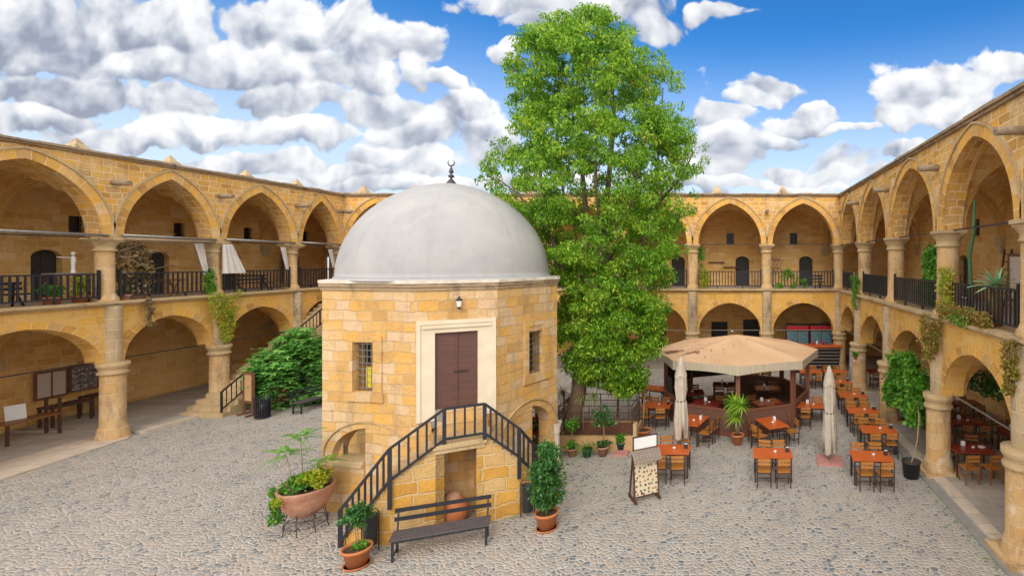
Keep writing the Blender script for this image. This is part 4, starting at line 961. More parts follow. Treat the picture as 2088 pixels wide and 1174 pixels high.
def plant(name, label, px, py, kind, r=.18, h=.30, mat='terra', H=.6, W=.3, cat='potted plant', lm='leaf_mid', saucer=False, loc=None, group=None):
    p_ = Vector(loc) if loc is not None else gp(px, py)
    t = thing(name, label, cat, (p_.x, p_.y, p_.z), rnd.uniform(0, 6), group); pot(t, r, h, mat, saucer)
    if kind == 'bush':
        leaves('foliage', lm, t, clumps(ball((0, 0, h + H * .5), (W, W, H * .5), 26, .1), W * .35, 30), .07, .55, .2)
        MB().tube([(0, 0, h * .8), (.02, 0, h + H * .4)], .012).build('stem', 'drywood', t)
    elif kind == 'standard':
        MB().tube([(0, 0, h * .8), (.05, .02, h + H * .5), (0, 0, h + H)], .016).build('stem', 'drywood', t)
        leaves('foliage', lm, t, np.concatenate([clumps(ball((0, 0, h + H), (W, W, W), 26, .1), W * .35, 30), clumps(ball((0, 0, h + .12), (W, W, .10), 12, .1), .08, 22)]), .075, .55, .2)
    elif kind == 'grass':
        m_ = MB(); rosette(m_, (0, 0, h * .9), 46, H, .03, .9, .35); m_.build('leaves', lm, t)
    elif kind == 'yucca':
        m_ = MB(); s_ = MB()
        for (dx, dy, z) in W:
            s_.tube([(0, 0, h * .8), (dx * .6, dy * .6, h + (z - h) * .5), (dx, dy, z)], .03, 7); rosette(m_, (dx, dy, z), 60, H, .055, .35, -.35)
        s_.build('stem', 'drywood', t); m_.build('leaves', lm, t)
    return t
plant('potted_geranium', 'bushy plant in a terracotta pot, first before the tree planter', 1167, 930, 'standard', .17, .28, 'terra_old', .75, .22, lm='leaf_mid')
plant('potted_grass', 'spiky grass plant in a green pot before the tree planter', 1197, 931, 'grass', .17, .28, 'green_pot', .62, lm='leaf_mid')
plant('potted_climber', 'tall leafy climber in a pale terracotta pot before the tree planter', 1229, 929, 'standard', .19, .32, 'terra_old', .95, .38, lm='leaf_dark')
plant('potted_sprig', 'small plant in a green pot on a stone slab', 1266, 919, 'bush', .15, .30, 'green_pot', .28, .17, lm='leaf_mid')
p_ = gp(1266, 926); tag(MB().bx(p_.x - .25, p_.x + .25, p_.y - .2, p_.y + .2, 0, .07).build('stone_slab', 'pinkbase'), 'pale square slab under the small green pot', 'slab').location = (0, 0, 0)
plant('potted_yucca', 'slender yucca in a wide terracotta pot between menu board and planter', 1311, 894, 'yucca', .30, .34, 'terra', .55, [(-.05, 0, 1.9)], lm='leaf_dry')
plant('potted_yucca', 'three headed bright yucca in a terracotta pot before the kiosk', 1504, 906, 'yucca', .22, .38, 'terra', .50, [(-.18, 0, 1.42), (.22, .05, 1.42), (.08, -.1, 1.02)], lm='leaf_yucca')
for (px, py, z, lb) in ((1188, 905, 1.75, 'slim palm-like plant with pale leaf heads inside the planter fence'), (1212, 900, 1.6, 'slim stemmed plant with a pale leaf head beside the trunk')):
    p_ = gp(px, py); t = thing('dracaena', lb, 'plant', (p_.x, p_.y, 0)); m_ = MB(); rosette(m_, (0, 0, z), 40, .42, .035, .7, -.2); m_.build('leaves', 'leaf_yucca', t); MB().tube([(.05, 0, 0), (0, 0, z)], .02).build('stem', 'drywood', t)
# shrubs behind the tree
for (px, py, z, r_, lm, lb) in ((1150, 860, 1.2, .55, 'leaf_dark', 'striped spiky shrub behind the mosque beside the tree trunk'), (1260, 850, 1.2, .5, 'leaf_mid', 'small orange tree behind the planter fence')):
    p_ = gp(px, py); t = thing('shrub', lb, 'shrub', (p_.x, p_.y, 0)); m_ = MB()
    if lm == 'leaf_dark':
        for dz in (.4, .8, 1.2): rosette(m_, (rnd.uniform(-.3, .3), rnd.uniform(-.2, .2), dz), 44, .6, .05, .9, -.1)
        m_.build('leaves', 'leaf_dry', t)
    else: leaves('foliage', lm, t, clumps(ball((0, 0, 1.5), (.55, .5, .6), 40, .1), .2, 30), .10, .5, .4); leaves('fruit_leaves', 'leaf_rust', t, clumps(ball((0, -.3, 1.4), (.4, .3, .5), 6, .1), .05, 6), .07, .9, .3)
    MB().tube([(0, 0, 0), (0, 0, z)], .04).build('stem', 'bark', t)
# open parasol behind the tree
t = thing('open_parasol', 'open beige parasol glimpsed behind the tree trunk', 'parasol', (-6.1, 20.6, 0))
m_ = MB(); 
for i in range(4):
    a0, a1 = PI / 4 + i * PI / 2, PI / 4 + (i + 1) * PI / 2; r_ = 1.8
    m_.face([(r_ * math.cos(a0), r_ * math.sin(a0), 2.35), (r_ * math.cos(a1), r_ * math.sin(a1), 2.35), (0, 0, 3.15)])
m_.build('canopy', 'fabric', t); MB().tube([(0, 0, 0), (0, 0, 3.1)], .03).build('pole', 'steel', t)

# ------------------------------------------------------------------ octagonal kiosk
KC = Vector((.3, 21.35, 0))
ks = thing('octagonal_kiosk', 'octagonal cafe kiosk with tan canopy and brown lattice sides', 'kiosk', KC)
def kv(r, i, z): a = -PI / 2 + i * PI / 4; return Vector((r * math.cos(a), r * math.sin(a), z))
cn, vl_, lt_, pn, rl2, bs = MB(), MB(), MB(), MB(), MB(), MB()
KR, KW = 3.47, 3.02
for i in range(8):
    a, b_ = kv(KR, i, 2.70), kv(KR, i + 1, 2.70); apx = Vector((0, 0, 3.32))
    N = 6
    for u in range(N):
        for v2 in range(N):
            def cp_(uu, vv):
                uu /= N; vv /= N; e = a.lerp(b_, vv); p_ = apx.lerp(e, uu); p_.z -= .07 * math.sin(PI * uu) * math.sin(PI * vv); return p_
            q4 = [cp_(u, v2), cp_(u + 1, v2), cp_(u + 1, v2 + 1), cp_(u, v2 + 1)]
            if u == 0: q4 = [q4[0], q4[1], q4[2]]
            cn.face(q4, smooth=False)
    for v2 in range(8):
        p0, p1 = a.lerp(b_, v2 / 8), a.lerp(b_, (v2 + 1) / 8); s0, s1 = .06 * math.sin(PI * v2 / 8), .06 * math.sin(PI * (v2 + 1) / 8)
        L = (b_ - a).length; vl_.face([p0 - Vector((0, 0, .34 - s0)), p1 - Vector((0, 0, .34 - s1)), p1, p0], [(L * v2 / 8 + i * L, 0), (L * (v2 + 1) / 8 + i * L, 0), (L * (v2 + 1) / 8 + i * L, .34), (L * v2 / 8 + i * L, .34)])
    wa, wb = kv(KW, i, 0), kv(KW, i + 1, 0)
    if i != 4:
        rl2.bar(wa + Vector((0, 0, .96)), wb + Vector((0, 0, .96)), .12, .07); bs.bar(wa + Vector((0, 0, .09)), wb + Vector((0, 0, .09)), .12, .18)
        L = (wb - wa).length; n_ = Vector((wa.x + wb.x, wa.y + wb.y, 0)).normalized() * .02
        lt_.face([wa + n_ + Vector((0, 0, .18)), wb + n_ + Vector((0, 0, .18)), wb + n_ + Vector((0, 0, .93)), wa + n_ + Vector((0, 0, .93))], [(0, 0), (L, 0), (L, .75), (0, .75)])
        lt_.face([wb - n_ + Vector((0, 0, .18)), wa - n_ + Vector((0, 0, .18)), wa - n_ + Vector((0, 0, .93)), wb - n_ + Vector((0, 0, .93))], [(0, 0), (L, 0), (L, .75), (0, .75)])
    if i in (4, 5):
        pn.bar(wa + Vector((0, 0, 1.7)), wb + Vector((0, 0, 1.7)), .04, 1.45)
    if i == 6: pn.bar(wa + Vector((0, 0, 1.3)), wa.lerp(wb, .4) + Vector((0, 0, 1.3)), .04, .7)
    MB().box((wa.x, wa.y, 1.22), (.16, .16, 2.44), Matrix.Rotation(i * PI / 4, 3, 'Z')).build('post', 'kiosk', ks)
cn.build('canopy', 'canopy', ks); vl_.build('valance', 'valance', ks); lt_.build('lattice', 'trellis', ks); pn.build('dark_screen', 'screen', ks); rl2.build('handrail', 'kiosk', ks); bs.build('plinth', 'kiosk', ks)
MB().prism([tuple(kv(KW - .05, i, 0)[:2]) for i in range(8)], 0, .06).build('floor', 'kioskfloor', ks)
rf = MB()
for i in range(8): rf.bar(kv(KR - .1, i, 2.6), (0, 0, 3.24), .06, .1)
for i in range(8): rf.bar(kv(KW, i, 2.45), kv(KW, i + 1, 2.45), .08, .12)
rf.build('rafter', 'kiosk', ks)
lf = leaves('fallen_leaves', 'redmud', None, np.array([(x, y, 0) for x, y in ((rnd.gauss(0, .32), rnd.gauss(0, .22)) for _ in range(420))]), .04, .8, 0, fold=0)
lf.parent = None; lf.data.materials[0] = M['redmud']
# drop every fallen leaf onto the canopy slope
def canopy_z(x, y):
    r_ = math.hypot(x, y); a = math.atan2(y, x); k_ = math.cos(((a + PI / 2) % (PI / 4)) - PI / 8) / math.cos(PI / 8); u = min(1, r_ * k_ / KR); vv = ((a + PI / 2) % (PI / 4)) / (PI / 4)
    return 3.32 - .62 * u - .07 * math.sin(PI * u) * math.sin(PI * vv)
nv = len(lf.data.vertices)
for j in range(nv // 4):
    if j < 300: ox, oy = -2.75 + rnd.gauss(0, .26), -1.0 + rnd.gauss(0, .13)
    elif j < 370: ox, oy = -1.75 + rnd.gauss(0, .2), -1.75 + rnd.gauss(0, .08)
    else: ox, oy = -1.2 + rnd.gauss(0, .7), -1.0 + rnd.gauss(0, .8)
    if math.hypot(ox, oy) > 3.1: ox, oy = -1.6, -1.4
    a = rnd.uniform(0, 6.28); s_ = .03
    for q_ in range(4):
        x, y = ox + s_ * math.cos(a + q_ * PI / 2), oy + s_ * math.sin(a + q_ * PI / 2); lf.data.vertices[j * 4 + q_].co = (x, y, canopy_z(x, y) + .018)
lf.location = KC; tag(lf, 'dry red leaves fallen on the kiosk canopy', 'leaves', kind='stuff')

# ------------------------------------------------------------------ tables and chairs
def make_table(label, loc, rz, W_=1.15, D_=.75, top='table', grp='orange cafe tables set out on the cobbles'):
    t = thing('cafe_table', label, 'table', loc, rz, grp)
    MB().box((0, 0, .735), (W_, D_, .035)).build('tabletop', top, t)
    a = MB(); a.box((0, -D_ / 2 + .05, .69), (W_ - .12, .03, .05)); a.box((0, D_ / 2 - .05, .69), (W_ - .12, .03, .05)); a.box((-W_ / 2 + .05, 0, .69), (.03, D_ - .12, .05)); a.box((W_ / 2 - .05, 0, .69), (.03, D_ - .12, .05)); a.build('apron', 'chairmetal', t)
    for sx in (-1, 1):
        for sy in (-1, 1): MB().box((sx * (W_ / 2 - .05), sy * (D_ / 2 - .05), .355), (.04, .04, .71)).build('leg', 'chairmetal', t)
    return t
def make_chair(label, loc, rz, wm='chairwood', fm_='chairmetal', grp='slatted chairs at the cafe tables'):
    t = thing('cafe_chair', label, 'chair', loc, rz, grp)   # faces +y (towards its table)
    s_ = MB()
    for i in range(4): s_.box((0, -.15 + i * .10, .455), (.40, .085, .022))
    s_.build('seat', wm, t)
    bk = MB(); bk.box((0, -.215, .80), (.40, .022, .085)); bk.box((0, -.205, .69), (.40, .022, .075)); bk.build('backrest', wm, t)
    for sx in (-1, 1):
        MB().bar((sx * .195, -.19, 0), (sx * .195, -.22, .86), .028).build('leg', fm_, t)
        MB().box((sx * .195, .18, .222), (.028, .028, .444)).build('leg', fm_, t)
    f = MB(); f.box((0, .18, .43), (.39, .022, .03)); f.box((0, -.2, .43), (.39, .022, .03)); f.box((-.195, 0, .43), (.022, .38, .03)); f.box((.195, 0, .43), (.022, .38, .03)); f.build('seat_frame', fm_, t)
    f = MB(); f.box((-.195, 0, .2), (.016, .38, .02)); f.box((.195, 0, .2), (.016, .38, .02)); f.box((0, .02, .2), (.38, .016, .016)); f.build('stretcher', fm_, t)
    return t
T0 = make_table('orange table standing alone on the cobbles, in front of the kiosk yucca', (1.28, 14.96, 0), R(-1))
C0 = make_chair('near left chair tucked at the table in front of the kiosk yucca', (0, 0, 0), 0)
TD0 = C1 = None
def napkin(loc, rz, label, mat='black_pot'):
    t = thing('napkin_dispenser', label, 'napkin dispenser', loc, rz); MB().box((0, 0, .065), (.11, .07, .13)).build('case', mat, t); MB().box((0, 0, .135), (.085, .045, .012)).build('napkins', 'white', t); return t
def ashtray(loc, label):
    t = MB().lathe([(0, .004), (.04, .0), (.045, .04), (.036, .04), (.034, .014), (0, .012)], (0, 0, 0), 14).build('ashtray', 'white'); t.location = loc; return tag(t, label, 'ashtray', 'ashtrays on the cafe tables')
TABLES = [  # x, y, deg, description, sides, dark?
 (1.28, 14.96, -1, 'table before the yucca', 'FLFRBLBR'),
 (4.16, 14.74, -4, 'table nearest the black bucket', 'FLFRBLBR'),
 (5.05, 17.05, -3, 'second table of the right row', 'FLFRBLBR'),
 (5.10, 19.2, -3, 'third table of the right row', 'FLFRBLBR'),
 (5.25, 21.4, -2, 'fourth table of the right row', 'FLFRBLBR'),
 (5.15, 23.7, 0, 'fifth table of the right row', 'FLFRBLBR'),
 (5.45, 25.9, 0, 'far table by the corner column', 'FLFRBLBR'),
 (4.2, 25.9, 0, 'far table before the bar steps', 'FLFRBLBR'),
 (3.25, 19.9, -6, 'table right of the kiosk', 'FLBR'),
 (1.47, 17.75, -68, 'tilted table right of the kiosk yucca', 'FLFRBLBR'),
 (-1.28, 18.0, -108, 'tilted table left of the kiosk yucca', 'BLBR'),
 (-1.78, 15.25, -2, 'table behind the menu board', 'FLFRBLBR'),
 (-2.9, 19.9, -4, 'table left of the kiosk', 'FLFRBLBR'),
 (-3.3, 22.5, -20, 'table behind the slender yucca', 'FLBR'),
 (1.6, 26.2, 0, 'table seen through the kiosk', 'FLFRBLBR'),
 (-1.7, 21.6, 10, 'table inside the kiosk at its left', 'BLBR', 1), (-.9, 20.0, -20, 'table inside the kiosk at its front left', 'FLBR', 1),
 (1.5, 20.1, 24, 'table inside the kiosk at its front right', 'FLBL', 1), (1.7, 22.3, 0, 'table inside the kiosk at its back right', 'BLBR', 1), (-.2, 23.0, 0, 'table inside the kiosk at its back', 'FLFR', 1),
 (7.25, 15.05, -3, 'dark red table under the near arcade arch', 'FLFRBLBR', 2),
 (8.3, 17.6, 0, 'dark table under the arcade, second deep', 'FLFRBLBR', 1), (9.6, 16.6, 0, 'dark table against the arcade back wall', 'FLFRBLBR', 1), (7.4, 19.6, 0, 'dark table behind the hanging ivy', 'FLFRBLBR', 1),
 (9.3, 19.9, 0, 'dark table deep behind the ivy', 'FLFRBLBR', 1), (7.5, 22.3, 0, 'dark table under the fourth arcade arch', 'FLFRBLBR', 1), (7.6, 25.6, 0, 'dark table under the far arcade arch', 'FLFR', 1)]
PN = {'FL': 'near left', 'FR': 'near right', 'BL': 'far left', 'BR': 'far right'}
first_c = True; CW = None
def has(code, s): return any(s[i:i + 2] == code for i in range(0, len(s), 2))
for n_, tb in enumerate(TABLES):
    x, y, dg, desc, seats = tb[:5]; dk = tb[5] if len(tb) > 5 else 0; rz = R(dg)
    zf = .10 if x > 6.3 else (.06 if 15 <= n_ <= 19 else 0)
    col = 'dark red' if dk else 'orange'
    lbl = ('small ' + desc if dk else 'orange ' + desc)
    if n_ == 0: tt = T0; tt['label'] = 'orange table standing alone before the kiosk yucca'
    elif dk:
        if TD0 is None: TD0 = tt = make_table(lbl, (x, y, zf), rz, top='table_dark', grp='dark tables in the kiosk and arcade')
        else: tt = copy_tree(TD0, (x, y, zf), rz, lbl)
        if dk == 2: tt['label'] = 'glossy ' + desc
    else: tt = copy_tree(T0, (x, y, zf), rz, lbl)
    for sc_ in ('FL', 'FR', 'BL', 'BR'):
        if not has(sc_, seats): continue
        lx = (-.27 if sc_[1] == 'L' else .27) + rnd.uniform(-.02, .02); ly = -.50 if sc_[0] == 'F' else .50; ly += (rnd.uniform(-.02, .12) if sc_[0] == 'B' else rnd.uniform(-.10, .02)) * (.3 if n_ in (0, 1) else 1)
        if sc_[0] == 'B': ly += .06
        if dk == 2: lx *= 1.25; ly *= 1.1
        cx_, cy_ = x + lx * math.cos(rz) - ly * math.sin(rz), y + lx * math.sin(rz) + ly * math.cos(rz)
        cr = rz + (0 if sc_[0] == 'F' else PI) + R(rnd.gauss(0, 7)); lb = f'{PN[sc_]} chair at the {desc}'
        if first_c: C0.location = (cx_, cy_, zf); C0.rotation_euler = (0, 0, cr); C0['label'] = lb; first_c = False
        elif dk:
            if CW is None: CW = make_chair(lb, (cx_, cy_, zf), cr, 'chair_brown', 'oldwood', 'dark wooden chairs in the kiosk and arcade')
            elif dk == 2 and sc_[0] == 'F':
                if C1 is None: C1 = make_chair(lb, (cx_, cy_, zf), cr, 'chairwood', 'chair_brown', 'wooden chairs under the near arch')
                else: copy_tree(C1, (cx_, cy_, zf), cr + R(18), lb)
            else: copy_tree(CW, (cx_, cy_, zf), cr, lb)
        else: copy_tree(C0, (cx_, cy_, zf), cr, lb)
    zt2 = zf + .754
    if not 15 <= n_ <= 19 or True:
        c, s = math.cos(rz), math.sin(rz)
        if y < 24.5:
            white = n_ in (8, 9, 10, 20) or dk
            nx, ny = (.44, .05) if not white else (-.15, .2)
            napkin((x + nx * c - ny * s, y + nx * s + ny * c, zt2), rz, f'{"white" if white else "black"} napkin dispenser on the {desc}', 'white' if white else 'black_pot')
            ashtray((x + .08 * c - .02 * s, y + .08 * s + .02 * c, zt2), f'small glass ashtray on the {desc}')
sa = MB().lathe([(0, 0), (.10, .004), (.11, .02), (.1, .02), (0, .01)], (0, 0, 0), 16).build('saucer', 'white'); sa.location = (7.6, 15.1, .855); tag(sa, 'white saucer on the glossy dark red table', 'saucer')

# ------------------------------------------------------------------ closed parasols
def parasol(label, loc, H, zb, base, mat, rz=0):
    t = thing('closed_parasol', label, 'parasol', loc, rz)
    MB().tube([(0, 0, 0.05), (0, 0, H - .05)], .024, 8).build('pole', 'steel', t)
    m_ = MB(); zs = [zb, zb + .03, zb + (H - zb) * .22, zb + (H - zb) * .44, zb + (H - zb) * .47, zb + (H - zb) * .62, H - .55, H - .42, H - .05, H]
    rs = [.19, .20, .21, .165, .135, .185, .16, .14, .05, .0]; n = 40
    def rad(a, z, r_): 
        return r_ * (1 + (.17 * math.sin(8 * a + z * 1.5) + .07 * math.sin(13 * a + 2)) * (1 if z < H - .5 else .4))
    for i in range(len(zs) - 1):
        for j_ in range(n):
            a0, a1 = 2 * PI * j_ / n, 2 * PI * (j_ + 1) / n
            def pt(a, k_): r_ = rad(a, zs[k_], rs[k_]); zz = zs[k_] + (.05 * math.sin(4 * a) if k_ < 1 else 0); return (r_ * math.cos(a), r_ * math.sin(a), zz)
            m_.face([pt(a0, i), pt(a1, i), pt(a1, i + 1), pt(a0, i + 1)], smooth=True)
    m_.build('folded_canopy', mat, t)
    fl_ = MB(); zt3 = H - .42   # flap of the top vent
    for j_ in range(16):
        a0, a1 = 2 * PI * j_ / 16, 2 * PI * (j_ + 1) / 16; dz = lambda a: .16 + .10 * abs(math.sin(2 * a))
        fl_.face([(.195 * math.cos(a0), .195 * math.sin(a0), zt3 - dz(a0)), (.195 * math.cos(a1), .195 * math.sin(a1), zt3 - dz(a1)), (.12 * math.cos(a1), .12 * math.sin(a1), zt3 + .18), (.12 * math.cos(a0), .12 * math.sin(a0), zt3 + .18)], smooth=True)
    fl_.build('vent_flap', mat, t)
    MB().lathe([(.155, -.02), (.16, 0), (.155, .02)], (0, 0, zb + (H - zb) * .455), 20).build('tie_band', 'finial', t)
    if base:
        b_ = MB()
        for sx in (-1, 1):
            for sy in (-1, 1): b_.box((sx * .205, sy * .195, .035), (.40, .38, .07))
        b_.build('base_slabs', 'pinkbase', t); MB().tube([(0, 0, .07), (0, 0, .4)], .035, 8).build('base_socket', 'steel', t)
    else: MB().lathe([(0, 0), (.14, 0), (.14, .04), (.03, .06)], (0, 0, 0), 16).build('base_plate', 'steel', t)
    return t
p_ = gp(1398, 950); parasol('closed grey beige parasol standing behind the menu board table', (p_.x - .15, p_.y, 0), 3.45, .92, False, 'fabric')
p_ = gp(1691, 940); parasol('closed beige parasol on pink base slabs beside the right row', (p_.x, p_.y, 0), 3.10, .30, True, 'fabric', R(-6))

# ------------------------------------------------------------------ menu board
p0, p1 = gp(1294, 1026), gp(1342, 1014); an = math.atan2(p1.y - p0.y, p1.x - p0.x); L = (p1 - p0).length; mid = (p0 + p1) / 2
t = thing('menu_board', 'wooden menu stand with dish pictures, shingle roof and blank white sign', 'menu board', (mid.x, mid.y, 0), an)
til = Matrix.Rotation(R(-7), 3, 'X')
f = MB()
for sx in (-1, 1): f.bar((sx * L / 2, -.02, .0), (sx * L / 2, .12, 1.35), .045); f.bar((sx * L / 2, .42, .0), (sx * L / 2, .14, 1.30), .04); f.bar((sx * L / 2, -.14, .05), (sx * L / 2, .46, .05), .06, .05)
f.box((0, 0, .16), (L, .05, .05)); f.box((0, .12, 1.3), (L, .05, .05)); f.build('frame', 'oldwood', t)
pm = MB(); hw_ = L / 2 - .02; pm.face([(-hw_, -.03, .18), (hw_, -.03, .18), (hw_, .08, 1.16), (-hw_, .08, 1.16)], [(0, 0), (L, 0), (L, 1), (0, 1)]); pm.face([(hw_, -.01, .18), (-hw_, -.01, .18), (-hw_, .10, 1.16), (hw_, .10, 1.16)]); pm.build('picture_panel', 'menu', t)
r_ = MB()
for i in range(9): xx = -L / 2 - .06 + (L + .12) * (i + .5) / 9; r_.bar((xx, -.16 + rnd.uniform(-.01, .01), 1.10), (xx, .08, 1.36), (L + .12) / 9 - .008, .014)
r_.build('shingle_roof', 'greywood', t)
s_ = MB(); s_.box((0, .10, 1.55), (L - .02, .02, .30)); s_.build('white_sign', 'white', t)
s_ = MB(); s_.box((0, .105, 1.72), (L + .04, .035, .03)); s_.box((0, .105, 1.385), (L + .04, .035, .03)); s_.box((-L / 2, .105, 1.55), (.03, .035, .34)); s_.box((L / 2, .105, 1.55), (.03, .035, .34)); s_.build('sign_frame', 'oldwood', t)

# ------------------------------------------------------------------ left side: stairs, bushes, bins, signs
t = thing('gallery_staircase', 'stone stairs with black railing climbing the left wing to the gallery', 'staircase', (-21.75, 20.6, 0), 0)
st = MB(); n = 27
for i in range(n):
    y0 = i * .325; z = (i + 1) * .186; w0 = .85 if i > 2 else .95
    st.bx(-w0, w0 - .1, y0, y0 + .325 if i < n - 1 else y0 + .6, 0 if i < 14 else z - 1.2, z)
st.build('steps', 'trim', t)
r_ = MB(); A, B = Vector((.72, .1, .2)), Vector((.72, 8.6, 5.1)); r_.bar(A + Vector((0, 0, .85)), B + Vector((0, 0, .85)), .05); r_.bar(A + Vector((0, 0, .12)), B + Vector((0, 0, .12)), .04)
for i in range(42): q_ = A.lerp(B, i / 41); r_.bar(q_ + Vector((0, 0, .12)), q_ + Vector((0, 0, .85)), .025 if i % 8 else .05)
r_.bar(A - Vector((0, 0, .2)), A + Vector((0, 0, .87)), .06); r_.build('railing', 'metal', t)
def figbush(c, r_, n_, label):
    t = thing('fig_bush', label, 'shrub', (c[0], c[1], 0)); m_ = MB(); s_ = MB()
    for i in range(n_):
        a = rnd.uniform(0, 6.28); rr = rnd.uniform(.0, 1) ** .5 * r_; z = rnd.uniform(.02, 1) ** .62 * c[2] * math.sqrt(max(.1, 1 - .55 * (rr / r_) ** 2)); x, y = rr * math.cos(a), rr * math.sin(a) * .9
        if i % 4 == 0: s_.tube([(x * .2, y * .2, 0), (x * .6, y * .6, z * .5), (x, y, z)], [.03, .02, .01], 5)
        for q_ in range(9):   # palm-shaped leaf of five lobes
            b_ = Vector((x, y, z)) + Vector((rnd.gauss(0, .12), rnd.gauss(0, .12), rnd.gauss(0, .08))); aa_ = rnd.uniform(0, 6.28); d = Vector((math.cos(aa_), math.sin(aa_), rnd.uniform(-.5, .3))).normalized(); sd_ = d.cross(Vector((0, 0, 1))).normalized(); L_ = rnd.uniform(.17, .28)
            pts = []
            for k_ in range(-3, 4): th_ = k_ * .55; ll = L_ * (1.0 if k_ % 2 == 0 else .45) * (1 - .1 * abs(k_)); pts.append(b_ + (d * math.cos(th_) + sd_ * math.sin(th_)) * ll - Vector((0, 0, ll * .25)))
            m_.face([b_] + pts)
    m_.build('foliage', 'leaf_fig', t); s_.build('stem', 'drywood', t)
figbush((-20.0, 21.9, 2.75), .85, 240, 'big glossy fig bush nearest the wooden notice stand')
figbush((-20.0, 23.2, 3.5), 1.05, 340, 'tallest fig bush below the gallery stairs')
figbush((-18.9, 24.3, 3.15), 1.25, 340, 'fig bush beside the mosque wall behind the bench')
figbush((-19.0, 22.9, .8), .9, 70, 'low fig growth behind the dark bench')
leaves('rust_spray', 'leaf_rust', None, clumps(np.array([(-18.95, 21.2, 1.0), (-18.9, 21.2, .8), (-18.8, 21.2, .6)]), .1, 40), .07, .4, .5)
tag(bpy.data.objects['rust_spray'], 'dried orange leaf spray by the barrel bin', 'leaves')
p_ = gp(507, 846); t = thing('notice_stand', 'narrow brown wooden notice stand at the foot of the left stairs', 'sign', (p_.x, p_.y, 0), R(-20))
f = MB(); 
for sx in (-.3, .3): f.box((sx, 0, .9), (.08, .08, 1.8)); f.box((sx, 0, .04), (.1, .5, .08))
f.box((0, 0, 1.76), (.7, .1, .08)); f.box((0, 0, .55), (.6, .06, .08)); f.build('frame', 'brown_panel', t); MB().box((0, 0, 1.15), (.52, .03, 1.1)).build('panel', 'ochre_plaster', t)
p_ = gp(535, 852); t = thing('barrel_bin', 'black slatted barrel bin beside the left notice stand', 'litter bin', (p_.x, p_.y, 0))
MB().lathe([(0, .05), (.22, .05), (.22, .7), (0, .7)], (0, 0, 0), 16).build('liner', 'void', t)
f = MB()
for i in range(22): a = 2 * PI * i / 22; f.bar((.24 * math.cos(a), .24 * math.sin(a), .05), (.26 * math.cos(a), .26 * math.sin(a), .78), .03, .012); f.bar((.26 * math.cos(a), .26 * math.sin(a), .78), (.31 * math.cos(a), .31 * math.sin(a), .88), .02, .01)
for z in (.08, .4, .74): f.tube([(.255 * math.cos(a), .255 * math.sin(a), z) for a in np.linspace(0, 2 * PI, 21)], .012, 4, caps=False)
f.build('slats', 'metal', t)
# boards and old furniture in the left arcade
XB = -27.05
def pyw(px, X=XB): return F * X / (px - PX)
t = thing('notice_board', 'wide framed board of printed sheets on the left arcade wall', 'notice board', (XB + .04, 0, 0))
ya, yb2 = pyw(66), pyw(135); 
MB().bx(0, .04, ya, yb2, 1.02, 2.12).build('frame', 'brown_panel', t); q_ = MB()
for (a, b_) in ((ya + .08, (ya + yb2) / 2 - .03), ((ya + yb2) / 2 + .03, yb2 - .08)): q_.face([(.045, a, 1.1), (.045, b_, 1.1), (.045, b_, 2.04), (.045, a, 2.04)], [(0, 0), (b_ - a, 0), (b_ - a, .94), (0, .94)])
q_.build('sheets', 'sheets', t)
t = thing('photo_board', 'framed board of twelve black and white photographs in the left arcade', 'notice board', (XB + .04, 0, 0))
ya, yb2 = pyw(138), pyw(198); MB().bx(0, .04, ya, yb2, 1.08, 2.16).build('frame', 'brown_panel', t)
for i in range(3):
    for j_ in range(4):
        w_ = (yb2 - ya - .12) / 3; y0 = ya + .06 + i * w_; z0 = 1.14 + j_ * .245; MB().bx(.041, .05, y0 + .015, y0 + w_ - .015, z0, z0 + .21).build('photograph', 'bwprint', t)
def oldtable(label, x, y, rz, W_, D_, H_, back=0):
    t = thing('old_desk' if not back else 'old_settle', label, 'desk' if not back else 'bench', (x, y, .065), rz)
    MB().box((0, 0, H_), (W_, D_, .07)).build('top' if not back else 'seat', 'oldwood' if not back else 'chair_brown', t)
    for sx in (-1, 1):
        for sy in (-1, 1):
            hh = H_ - .035; tall = back and sy > 0
            MB().box((sx * (W_ / 2 - .05), sy * (D_ / 2 - .05), (hh + (back if tall or sx > 0 and back and sy < 0 else 0)) / 2), (.07, .07, hh + (back if tall or sx > 0 and back and sy < 0 else 0))).build('leg', 'oldwood', t)
    return t
s0 = oldtable('dark wooden settle with tall posts in the left arcade', -25.2, 17.95, R(90), 1.45, .6, .74, .62)
t = MB().box((0, 0, 0), (.46, .025, .52)).build('white_board', 'white'); t.location = (-25.35, 17.75, 1.10); t.rotation_euler = (R(-12), 0, R(70)); tag(t, 'blank white board leaning on the dark settle', 'board')
oldtable('dark desk between the settle and the left column', -26.0, 19.6, R(90), 1.25, .6, .80)
oldtable('dark desk half hidden behind the left column', -26.3, 20.95, R(90), 1.1, .6, .84)
